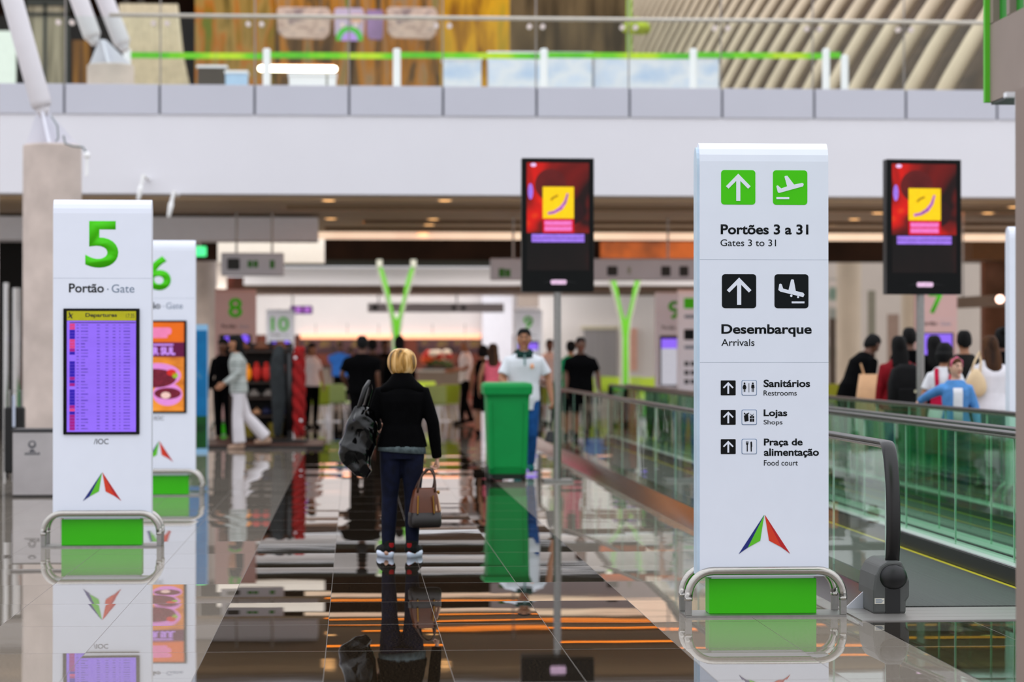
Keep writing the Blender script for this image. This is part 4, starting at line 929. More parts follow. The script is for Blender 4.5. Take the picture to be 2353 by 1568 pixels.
def walkway(xa, xb, y0, y1, label, gla, glb, first=True):
    ox = (xa + xb) / 2
    w = thing('moving_walkway', label, 'moving walkway', (ox, 0, 0), group='moving walkways')
    i0, i1 = xa - ox + 0.09, xb - ox - 0.09
    MB().box(i0 + 0.03, i1 - 0.03, y0 + 0.22, y1 - 0.3, 0.0, 0.012).build('tread', TREAD, w)
    for x in (i0, i1 - 0.03): MB().box(x, x + 0.03, y0 + 0.22, y1 - 0.3, 0.0, 0.013).build('yellow_line', YELL, w)
    mb = MB()
    for k in range(4): mb.box(i0 - (0.36 if first else 0.14), i1 + (0.13 if first else 0.4), y0 - 0.47 + 0.17 * k, y0 - 0.475 + 0.17 * (k + 1), 0.0, 0.006)
    mb.build('landing_plate', M('silver landing plate', (150, 146, 142), 0.4, 0.6, var=0.06, scale=3, stretch=(0.3, 6, 1)), w)
    balustrade(w, xa, ox, y0, y1, -1, gla, 0.24 if first else 0.115); balustrade(w, xb, ox, y0, y1, 1, glb, 0.115 if first else 0.24)
    newel(w, xa, ox, y0, -1); newel(w, xb, ox, y0, 1)
    return w
walkway(3.11, 4.30, 13.85, 40.5, 'near moving walkway starting beside the big wayfinding totem', GLN, GLG)
walkway(4.56, 5.76, 13.85, 40.5, 'second moving walkway behind the near one', GLG, GLG, False)

# ------------------------------------------------------------------ shop corner at the right picture edge
GREYP = M('warm grey cladding', (146, 130, 120), 0.6, var=0.05, scale=3)
GRN = M('bright green sheet', (84, 190, 26), 0.5, var=0.04)
DGN = M('deep green corrugation', (16, 140, 20), 0.5, var=0.06)
sx = P(2275, 235, 10.5)
shop = thing('shop_fascia', 'grey shop fascia box with bright green edge at the upper right', 'shop fascia', (sx.x, 10.5, sx.z))
MB().box(0, 1.2, -2.6, 0.0, 0.0, P(2275, 57, 10.5).z - sx.z).build('fascia_box', GREYP, shop)
MB().box(-0.022, 1.2, 0.0, 0.03, 0.0, 1.6).build('green_edge', GRN, shop)
zf = P(2275, 57, 10.5).z - sx.z
for k in range(9):
    y = -0.05 - 0.27 * k
    MB().box(0.03, 0.2, y - 0.14, y, zf, zf + 0.9).build('green_slat', DGN, shop)
    MB().box(0.0, 0.16, y + 0.001, y + 0.05, zf + 0.004, zf + 0.9).build('grey_rib', GREYP, shop)
MB().box(0.004, 1.19, -2.59, -0.004, -0.012, -0.001).build('underside', BLACKP, shop)
dp = P(2334, 1300, 9.9)
tag(MB().box(dp.x, dp.x + 0.35, 9.2, 9.9, 0, sx.z - 0.013).build('doorpost', M('taupe doorpost', (140, 122, 112), 0.6, var=0.05, scale=2)), 'taupe grey doorpost along the right picture edge', 'doorpost')
c = P(2330, 222, 9.95); t = thing('door_sensor', 'small white sensor under the grey shop fascia', 'sensor', (c.x + 0.02, 9.97, sx.z - 0.012))
MB().box(-0.045, 0.03, 0, 0.05, -0.02, 0.0).build('mount', PW, t); MB().box(0.0, 0.03, 0, 0.04, -0.075, -0.02).build('head', PW, t)

# ------------------------------------------------------------------ steel litter bin and trolley at the left
c = FL(84, 1143); bn = thing('litter_bin', 'square polished steel litter bin left of the gate 5 sign', 'litter bin', (c.x, c.y, 0))
k = c.y / FPX
BINS = M('scuffed mirror steel', (176, 172, 172), 0.1, 1.0, var=0.12, scale=2, bump=0.04)
MB().box(-54 * k, 56 * k, 0, 0.46, 0.02, 0.68).build('body', BINS, bn, bevel=0.006)
MB().box(-56 * k, 58 * k, -0.01, 0.47, 0.68, 0.71).build('lid', M('dark steel lid', (60, 60, 62), 0.4, 0.8), bn, bevel=0.004)
MB().box(-52 * k, 54 * k, 0.01, 0.45, 0.0, 0.02).build('foot', BLACKP, bn)
gm = M('etched grey mark', (70, 72, 78), 0.5)
em = link('emblem', None, bn)
MB().prism([(-10 * k + 9 * k * a, 0.55 + 9 * k * b) for a, b in [(math.cos(PI * j / 10), math.sin(PI * j / 10)) for j in range(20)]], -0.003, 0.0).build('disc', gm, em)
MB().prism([(-10 * k + 5 * k * a, 0.555 + 5 * k * b) for a, b in [(math.cos(PI * j / 10), math.sin(PI * j / 10)) for j in range(20)]], -0.005, -0.002).build('inner_disc', BINS, em)
MB().prism([(-18 * k, 0.47), (-2 * k, 0.47), (-7 * k, 0.50), (-13 * k, 0.50)], -0.003, 0.0).build('stem', gm, em)
mb = MB()
for j in range(8): mb.box((-27 + 4.4 * j) * k, (-23.6 + 4.4 * j) * k, -0.003, 0, 0.44, 0.462 + 0.006 * (j % 2))
mb.build('caption', gm, em)
c = FL(30, 1100); tr = thing('trolley_bag', 'tall black trolley bag with a pale strap beside the steel litter bin', 'bag', (c.x, c.y, 0))
MB().box(-0.11, 0.12, 0, 0.22, 0.06, 0.86).build('body', M('black bag fabric', (10, 10, 11), 0.7), tr, bevel=0.03, seg=3)
MB().box(-0.005, 0.025, -0.012, 0.0, 0.62, 1.0).build('strap', M('pale strap', (196, 206, 226), 0.5), tr)
for sx_ in (-0.08, 0.09): MB().tube([(sx_ - 0.015, 0.05, 0.035), (sx_ + 0.015, 0.05, 0.035)], 0.035, 14).build('wheel', RUBBER, tr)
MB().tube([(-0.07, 0.2, 0.8), (-0.07, 0.2, 1.05), (0.08, 0.2, 1.05), (0.08, 0.2, 0.8)], 0.012, 8).build('handle', STEELDK, tr)
for x, w_, y0_, lab in ((14, 12, 650, 'pale steel upright cut by the left picture edge'), (38, 18, 662, 'pale steel upright between the two left columns')):
    c = P(x, 900, 38.0); hh = P(x, y0_, 38.0).z; r = w_ / 2 * 38 / FPX
    t = thing('steel_upright', lab, 'steel post', (c.x, 38.0, 0)); MB().lathe([(r, 0.02), (r, hh)], seg=20).build('pole', CHROME, t, smooth=False); MB().lathe([(r * 1.15, 0), (r * 1.15, 0.02)], seg=20).build('foot', STEELDK, t)

# ------------------------------------------------------------------ green wheeled bin, hand bag, black sack
BG = M('green bin plastic', (0, 142, 66), 0.45, var=0.05, scale=4, spec=0.25)
BGD = M('dark green bin foot', (4, 30, 18), 0.5)
c = FL(1168, 1108); yb_ = c.y; wb = thing('wheeled_bin', 'tall green wheeled bin pushed by the man in the white polo shirt', 'wheeled bin', (c.x, yb_, 0))
s = yb_ / FPX
def zz(y): return (1108 - y) * s
body = MB()
def ring(hw, d0, d1, z, r=0.05): return [(px_, py_, z) for px_, py_ in rrect(-hw, hw, d0, d1, r, 3)]
body.rings([ring(43 * s, 0.10, 0.50, zz(1092)), ring(45 * s, 0.06, 0.56, zz(1074)), ring(49.5 * s, 0.02, 0.66, zz(915)), ring(52 * s, 0.0, 0.68, zz(905))])
body.build('body', BG, wb, smooth=False, bevel=0.01)
for sx_ in (-1, 1): MB().hexa([(sx_ * 38 * s - 0.02, 0.045, zz(1080)), (sx_ * 38 * s + 0.02, 0.045, zz(1080)), (sx_ * 38 * s + 0.02, 0.075, zz(1080)), (sx_ * 38 * s - 0.02, 0.075, zz(1080)), (sx_ * 42 * s - 0.02, -0.005, zz(925)), (sx_ * 42 * s + 0.02, -0.005, zz(925)), (sx_ * 42 * s + 0.02, 0.02, zz(925)), (sx_ * 42 * s - 0.02, 0.02, zz(925))]).build('rib', BG, wb, bevel=0.008)
MB().rings([ring(42 * s, 0.11, 0.5, zz(1103)), ring(45.5 * s, 0.08, 0.54, zz(1072))]).build('foot', BGD, wb)
ld = MB()
ld.rings([ring(55.5 * s, -0.03, 0.72, zz(907), 0.03), ring(57 * s, -0.04, 0.73, zz(889), 0.03), ring(54 * s, -0.02, 0.70, zz(881), 0.03), ring(46 * s, 0.05, 0.64, zz(879), 0.03)])
ld.build('lid', BG, wb, smooth=False, bevel=0.006)
MB().tube([(-40 * s, 0.76, zz(900)), (40 * s, 0.76, zz(900))], 0.016, 10).build('handle_bar', BG, wb)
for sx_ in (-40, 40): MB().tube([(sx_ * s, 0.7, zz(900)), (sx_ * s, 0.77, zz(900))], 0.014, 8).build('handle_arm', BG, wb)
for sx_, y_ in ((-0.21, 0.5), (0.21, 0.5)): MB().tube([(sx_ - 0.025, y_, 0.1), (sx_ + 0.025, y_, 0.1)], 0.1, 22).build('wheel', RUBBER, wb)
for sx_ in (-0.2, 0.2): MB().tube([(sx_ - 0.015, 0.12, 0.045), (sx_ + 0.015, 0.12, 0.045)], 0.045, 16).build('caster', RUBBER, wb)

# ------------------------------------------------------------------ food court furniture and counters
CH = M('light lime seat plastic', (176, 206, 60), 0.45, var=0.05); CH2 = M('pale mint seat plastic', (186, 220, 140), 0.45, var=0.05); LEG = M('satin aluminium leg', (206, 206, 212), 0.3, 0.6)
def make_chair(m, label):
    t = thing('cafe_chair', label, 'chair', group='green chairs of the food court')
    pr = [(-0.2, 0.44), (0.1, 0.42), (0.17, 0.47), (0.21, 0.62), (0.25, 0.84), (0.235, 0.845), (0.19, 0.63), (0.15, 0.485), (0.09, 0.44), (-0.2, 0.46)]
    MB().prismx(pr, -0.22, 0.22).build('shell', m, t, bevel=0.01)
    for sx_ in (-1, 1):
        for sy_ in (-1, 1): MB().tube([(sx_ * 0.17, sy_ * 0.13, 0.43), (sx_ * 0.23, sy_ * 0.2, 0.0)], 0.016, 8).build('leg', LEG, t)
    return t
def make_table(label):
    t = thing('cafe_table', label, 'table', group='round tables of the food court')
    MB().lathe([(0.4, 0.71), (0.42, 0.72), (0.42, 0.735), (0.4, 0.745)], seg=28).build('top', M('pale green table top', (206, 226, 176), 0.3), t)
    MB().lathe([(0.04, 0.02), (0.04, 0.71)], seg=14).build('pedestal', LEG, t); MB().lathe([(0.26, 0), (0.26, 0.015), (0.05, 0.03)], seg=24).build('foot', LEG, t)
    return t
ca, cb, ta = make_chair(CH, 'lime chair nearest to the red garland'), make_chair(CH2, 'pale mint chair left of the dark dressed man'), make_table('pale round table between the left chairs')
def put(proto, px, Y, rz, label, first):
    o = proto if first else copy_tree(proto)
    c = P(px, 900, Y); o.location = (c.x, Y, 0); o.rotation_euler = (0, 0, rz); o['label'] = label
put(ca, 733, 50.5, PI, 'lime chair nearest to the red garland', True)
put(cb, 778, 52.5, PI * 0.9, 'pale mint chair left of the dark dressed man', True)
put(ta, 756, 53.5, 0, 'pale round table behind the lime chair', True)
put(ca, 722, 55.5, 0.2, 'lime chair behind the pale table at the left', False)
put(cb, 1000, 50.5, PI, 'pale mint chair right of the blond woman', False)
put(ca, 1026, 51.5, PI * 1.1, 'lime chair beside the man in the white shirt', False)
put(ta, 1008, 53.8, 0, 'pale round table right of the blond woman', False)
put(ca, 982, 56.5, 0.1, 'lime chair just over the blond woman right shoulder', False)
for x, Y, rz, lab in ((1352, 66, 2.8, 'bright lime chair right behind the man in black'), (1384, 70.1, 3.4, 'bright lime chair right of the man in black'), (1399, 66.5, 3.0, 'bright lime chair between the man in black and the green column'), (1416, 68.5, 0.2, 'bright lime chair midway to the green column'), (1430, 66, 3.2, 'bright lime chair touching the green column'),
                      (1468, 68, 0.4, 'first lime chair right of the second green column'), (1490, 66, 3.0, 'second lime chair right of the second green column'), (1512, 69, 3.3, 'third lime chair right of the second green column'), (1533, 67, 0.1, 'lime chair below the gate 9 sign'), (1556, 69, 3.1, 'lime chair left of the far white totem')):
    put(ca, x, Y, rz, lab, False)
put(ta, 1407, 67.8, 0, 'pale round table behind the second walkway rail', False); put(ta, 1522, 68.3, 0, 'pale round table right of the second green column', False)
put(ca, 1920, 52, 3.0, 'lime chair just right of the big white totem', False); put(ta, 1938, 54, 0, 'pale round table by the beige column', False)
def counter(px, Y, m, top, label):
    x0, x1, z0, z1 = RX(*px, Y); t = thing('food_counter', label, 'counter', ((x0 + x1) / 2, Y, 0)); w = (x1 - x0) / 2
    MB().box(-w, w, 0, 0.8, 0, z1 - 0.06).build('front', m, t); MB().box(-w - 0.03, w + 0.03, -0.05, 0.85, z1 - 0.06, z1).build('worktop', top, t)
counter((700, 842, 812, 872), 69, M('beige counter front', (196, 180, 164), 0.6), M('dark worktop', (40, 34, 30), 0.4), 'beige food counter behind the left chairs')
counter((960, 850, 1062, 880), 69, M('taupe counter front', (150, 130, 112), 0.6), M('pale worktop', (214, 204, 190), 0.4), 'taupe food counter right of the blond woman')
MENU = ramp_mat('menu board glow', [(0.35, (40, 26, 20)), (0.5, (120, 70, 76)), (0.6, (190, 150, 60)), (0.75, (70, 40, 30))], 1.4, (1, 1, 2), 0.5, 0.35)
for k, (a, b, lab) in enumerate(((690, 760, 'menu board nearest to gate 10 sign'), (764, 832, 'menu board over the left food counter'), (836, 905, 'menu board behind the dark dressed man'), (960, 1030, 'menu board right of the green column'), (1034, 1106, 'menu board beside the white pier'))):
    x0, x1, z0, z1 = RX(a, 783, b, 812, 72.5); t = thing('menu_board', lab, 'menu board', ((x0 + x1) / 2, 72.5, z0), group='menu boards of the food stalls'); w = (x1 - x0) / 2
    MB().box(-w, w, 0, 0.06, 0, z1 - z0).build('panel', MENU, t); MB().box(-0.012, 0.012, 0.07, 0.52, z1 - z0 - 0.03, z1 - z0 + 0.03).box(-0.012, 0.012, 0.49, 0.51, z1 - z0, 2.4 - z0).build('bracket', STEELDK, t); MB().box(-w - 0.02, w + 0.02, 0.02, 0.08, -0.02, z1 - z0 + 0.02).build('frame', BLACKP, t)
fl_ = thing('flower_display', 'orange and red flower display on the taupe counter', 'flowers', (P(1008, 850, 69.2).x, 69.4, P(1008, 850, 69).z + 0.005))
rnd = random.Random(3)
for k, (m, nm) in enumerate(((M('orange petals', (214, 80, 20), 0.7, var=0.3), 'orange_bloom'), (M('red petals', (190, 40, 20), 0.7, var=0.3), 'red_bloom'), (M('cream petals', (232, 210, 186), 0.7), 'cream_bloom'), (M('dark leaves', (60, 70, 14), 0.7, var=0.4), 'leaf'))):
    for j in range(4): MB().ell((rnd.uniform(-0.4, 0.4), rnd.uniform(-0.1, 0.1), rnd.uniform(0.2, 0.5) if nm != 'leaf' else rnd.uniform(0.12, 0.25)), 0.13, 0.12, 0.1).build(nm, m, fl_, smooth=True)
MB().box(-0.45, 0.45, -0.12, 0.12, 0, 0.08).build('planter', BLACKP, fl_)

# ------------------------------------------------------------------ gift kiosk at the left
KY = 39.5
pl = FL(440, 1030); x0, x1 = P(380, 1000, 38.6).x, P(742, 1000, 38.6).x
kp = thing('kiosk_platform', 'low dark brown platform under the gift kiosk', 'platform', ((x0 + x1) / 2, 38.4, 0)); w = (x1 - x0) / 2
MB().box(-w, w, 0, 2.8, 0, 0.05).build('deck', M('dark brown deck', (70, 40, 26), 0.5, var=0.2), kp, bevel=0.01)
MB().box(-w - 0.02, w + 0.02, -0.02, 0.0, 0, 0.04).build('edge_strip', M('black edge', (18, 12, 8), 0.5), kp)
ks = thing('gift_shelf', 'dark kiosk shelf unit stocked with bright goods', 'shelf', (P(600, 900, 40.4).x, 40.4, 0.05))
kw = 0.52; DW = M('dark kiosk wood', (48, 30, 18), 0.6, var=0.2)
MB().box(-kw, kw, 0.34, 0.38, 0, 1.62).build('back_panel', M('black kiosk back', (14, 9, 7), 0.7), ks)
for sx_ in (-kw, kw - 0.04): MB().box(sx_, sx_ + 0.04, 0, 0.36, 0, 1.62).build('side_panel', DW, ks)
SHZ = [0.06, 0.42, 0.72, 0.98, 1.5]
for z in SHZ: MB().box(-kw + 0.04, kw - 0.04, 0, 0.34, z - 0.03, z).build('shelf', DW, ks)
goods = [(0, M('ochre basket weave', (120, 104, 14), 0.7, var=0.3, scale=20), 'basket', 'basket', 'ochre basket on the bottom kiosk shelf', 0.26, 0.24, 2),
         (1, M('peach pouch cloth', (206, 150, 110), 0.7), 'pouch', 'pouch', 'peach pouch on the second kiosk shelf', 0.09, 0.10, 3), (1, M('navy pouch cloth', (20, 24, 64), 0.7), 'pouch', 'pouch', 'navy pouch on the second kiosk shelf', 0.08, 0.12, 3),
         (2, M('grey plush', (130, 120, 112), 0.8), 'soft_toy', 'soft toy', 'grey soft toy on the middle kiosk shelf', 0.11, 0.09, 4),
         (3, M('amber plush with added glow', (250, 150, 10), 0.7, emit=0.15), 'soft_toy', 'soft toy', 'amber soft toy on the upper kiosk shelf', 0.14, 0.27, 2), (3, M('red plush', (206, 40, 30), 0.8), 'soft_toy', 'soft toy', 'red soft toy on the upper kiosk shelf', 0.13, 0.3, 2), (3, M('coral plush', (232, 120, 100), 0.8), 'soft_toy', 'soft toy', 'coral soft toy on the upper kiosk shelf', 0.13, 0.26, 2),  # amber toys carry a little emission to look brighter
         (4, M('brown plush', (110, 64, 40), 0.8), 'soft_toy', 'soft toy', 'brown soft toy on top of the kiosk', 0.14, 0.1, 3)]
per = {}
tot = {}
for g in goods: tot[g[0]] = tot.get(g[0], 0) + g[7]
order = ['first from the left', 'second from the left', 'third from the left', 'fourth from the left']
for lv, m, nm, cat, lab, rx, rz_, cnt in goods:
    for k in range(cnt):
        i = per.get(lv, 0); per[lv] = i + 1
        x = -kw + 0.04 + (2 * kw - 0.08) * (i + 0.5) / tot[lv]
        rx_ = min(rx, 0.14, (kw - 0.05) / tot[lv] * 0.96)
        t = thing(nm, lab + ', ' + order[k] + ' of its colour', cat, (ks.location.x + x, 40.4 + 0.16, 0.05 + SHZ[lv]), group='goods in the gift kiosk')
        if nm == 'basket':
            MB().lathe([(rx_ * 0.75, 0), (rx_, rz_), (rx_ * 0.96, rz_), (rx_ * 0.7, 0.03)], seg=18).build('bowl', m, t)
        else:
            MB().ell((0, 0, rz_ * 0.5), rx_, min(rx_, 0.13), rz_ * 0.5).build('body', m, t, smooth=True)
            if nm == 'soft_toy':
                MB().ell((0, -0.02, rz_ * 0.98), rx_ * 0.55, 0.06, rx_ * 0.5).build('head', m, t, smooth=True)
            else: MB().tube([(-rx_ * 0.4, 0, rz_ * 0.9), (0, 0, rz_ * 1.25), (rx_ * 0.4, 0, rz_ * 0.9)], 0.01, 6).build('handle', m, t)
rk = thing('scarf_stand', 'black display stand hung with a twisted red plush garland', 'display stand', (P(665, 900, 39.6).x, 39.6, 0.05))
MB().box(-0.3, 0.3, -0.18, 0.18, 0, 0.05).build('foot', BLACKP, rk); MB().tube([(0, 0, 0), (0, 0, 1.58)], 0.025, 10).build('pole', BLACKP, rk)
MB().tube([(-0.24, 0, 1.52), (0.24, 0, 1.52)], 0.02, 8).build('crossbar', BLACKP, rk)
RP = M('deep red plush', (150, 8, 8), 0.9, var=0.35, scale=14, bump=0.5)
g = MB()
for ph in (0, 2 * PI / 3, 4 * PI / 3):
    g.tube([(0.155 + 0.05 * math.cos(ph + 9 * z), 0.05 * math.sin(ph + 9 * z), 1.52 - z) for z in [1.38 * j / 40 for j in range(41)]], [0.05 + 0.02 * math.sin(PI * j / 40) for j in range(41)], 10, round_ends=True)
g.build('red_garland', RP, rk, smooth=True)
MB().tube([(-0.17, 0, 1.5), (-0.2, 0, 1.2), (-0.17, 0, 0.7), (-0.19, 0, 0.15)], [0.09, 0.13, 0.12, 0.07], 14, round_ends=True).build('grey_wrap', M('dark slate cloth', (36, 41, 43), 0.9, var=0.4, scale=8, bump=0.6), rk, smooth=True)
MB().tube([(0.0, 0.02, 1.45), (0.01, 0.02, 0.2)], 0.07, 12).build('black_wrap', BLACKP, rk, smooth=True)
for (dx_, z, m) in ((0.1, 1.38, PW), (0.19, 0.36, PW)): MB().ell((dx_, -0.1, z), 0.022, 0.015, 0.026).build('tag', m, rk)
# blue advert panel at the kiosk end
x0, x1, z0, z1 = RX(446, 746, 477, 1015, 37.0)
ad = thing('advert_panel', 'tall blue advert panel right of the gate 6 sign', 'advert panel', ((x0 + x1) / 2, 37.0, 0)); w = (x1 - x0) / 2
MB().box(-w - 0.35, w, 0, 0.12, 0.0, z1).build('frame', M('light blue frame', (140, 190, 226), 0.4), ad)
MB().box(-w - 0.34, w - 0.01, -0.006, 0.0, 0.55, z1 - 0.09).build('sky_field', ramp_mat('blue advert print', [(0.35, (0, 96, 150)), (0.6, (8, 112, 168)), (0.72, (120, 150, 150))], 3, rough=0.4), ad)
MB().box(-w - 0.34, w - 0.01, -0.006, 0.0, 0.06, 0.55).build('grass_field', ramp_mat('green advert print', [(0.35, (4, 50, 16)), (0.6, (14, 84, 26)), (0.72, (200, 200, 190))], 4, rough=0.4), ad)
# right hand shop: soffit box, awning, lamps
x0, x1, z0, z1 = RX(2234, 555, 2420, 598, 46)
tag(MB().box(x0, x1, 46, 47, z0, z1).build('trim_15', M('brown timber box', (104, 72, 30), 0.6, var=0.08)), 'brown timber box over the right hand shop', 'soffit', kind='structure')
x0, x1, z0, z1 = RX(2262, 598, 2420, 860, 47.5)
tag(MB().box(x0, x1, 47.5, 47.8, 0, z1).build('wall_shop', ramp_mat('amber shop wall', [(0.35, (84, 58, 36)), (0.6, (140, 100, 78)), (0.75, (150, 90, 40))], 0.8)), 'amber brown shop wall behind the queue', 'wall', kind='structure')
x0, x1, z0, z1 = RX(2182, 682, 2420, 712, 44)
aw = thing('shop_awning', 'taupe awning bar with two glowing lamps above the queue', 'awning', ((x0 + x1) / 2, 44, z0)); w = (x1 - x0) / 2
MB().hexa([(-w, 0, 0.02), (w, -0.2, 0.1), (w, 0.3, 0.1), (-w, 0.3, 0.02), (-w, 0, z1 - z0 - 0.02), (w, -0.2, z1 - z0 + 0.1), (w, 0.3, z1 - z0 + 0.1), (-w, 0.3, z1 - z0 - 0.02)]).build('bar', M('taupe awning cloth', (112, 98, 84), 0.7), aw)
BULB = M('peach lamp glow', (255, 206, 186), 0.5, var=0.02, emit=3.5)
for x, y in ((2186, 697), (2296, 688)): c = P(x, y, 43.6); MB().ell((c.x - aw.location.x, -0.45, c.z - z0), 0.075, 0.075, 0.075).build('lamp', BULB, aw, smooth=True); MB().tube([(c.x - aw.location.x, -0.45, c.z - z0), (c.x - aw.location.x, 0.1, c.z - z0 + 0.02)], 0.02, 8).build('lamp_arm', BLACKP, aw)
for x in (-w + 0.3, w - 0.1): MB().tube([(x, 0.2, z1 - z0), (x, 0.2, zb0 - z0)], 0.02, 8).build('hanger', STEELDK, aw)
x0, x1, z0, z1 = RX(1906, 640, 1925, 900, 78)
tag(MB().box(x0, x1, 78, 78.3, 0, z1).build('window_3', ramp_mat('striped shop glazing', [(0.35, (120, 140, 124)), (0.5, (216, 200, 190)), (0.65, (150, 150, 140))], 1.2, (0.2, 1, 1.4), 0.3)), 'striped shop glazing right of the big white totem', 'window', kind='structure')
for px, nm, m, lab in (((1995, 668, 2012, 900), 'door_2', M('grey green door', (132, 126, 108), 0.6), 'grey green door right of the beige column'), ((2040, 722, 2066, 900), 'door_3', M('taupe door', (150, 124, 108), 0.6), 'taupe door behind the tall man'), ((1906, 732, 1921, 890), 'door_4', M('dark brown door', (70, 54, 40), 0.6), 'dark brown doorway left of the beige column')):
    struct(nm, px, 77.8, 0.1, m, lab, 'door', zmin=0)
# ------------------------------------------------------------------ people
def remesh(o, vox, smooth=6):
    r = o.modifiers.new('one surface', 'REMESH'); r.mode = 'VOXEL'; r.voxel_size = vox; r.use_smooth_shade = True
    if smooth:
        s = o.modifiers.new('relax', 'SMOOTH'); s.iterations = smooth; s.factor = 0.5
    return o
def hair_mat(name, a, b): return ramp_mat(name, [(0.35, a), (0.65, b)], 9, (1, 1, 0.18), 0.8, 0, 3, 0.3)
BLACKH = hair_mat('black hair', (3, 3, 3), (10, 8, 7)); BROWNH = hair_mat('brown hair', (40, 24, 14), (86, 54, 28)); GREYH = hair_mat('grey hair', (120, 110, 106), (170, 160, 156))
BLOND = ramp_mat('blond streaked hair', [(0.34, (74, 52, 18)), (0.44, (176, 130, 62)), (0.54, (226, 184, 122)), (0.66, (244, 214, 164))], 16, (1, 1, 0.10), 0.4, 0, 3, 0.2)
def cloth(name, rgb, var=0.1, scale=12, rough=0.85): return M(name, rgb, rough, var=var, scale=scale, spec=0.2)
BLK = M('black cloth', (4, 4, 5), 0.9, var=0.3, scale=12, spec=0.06)

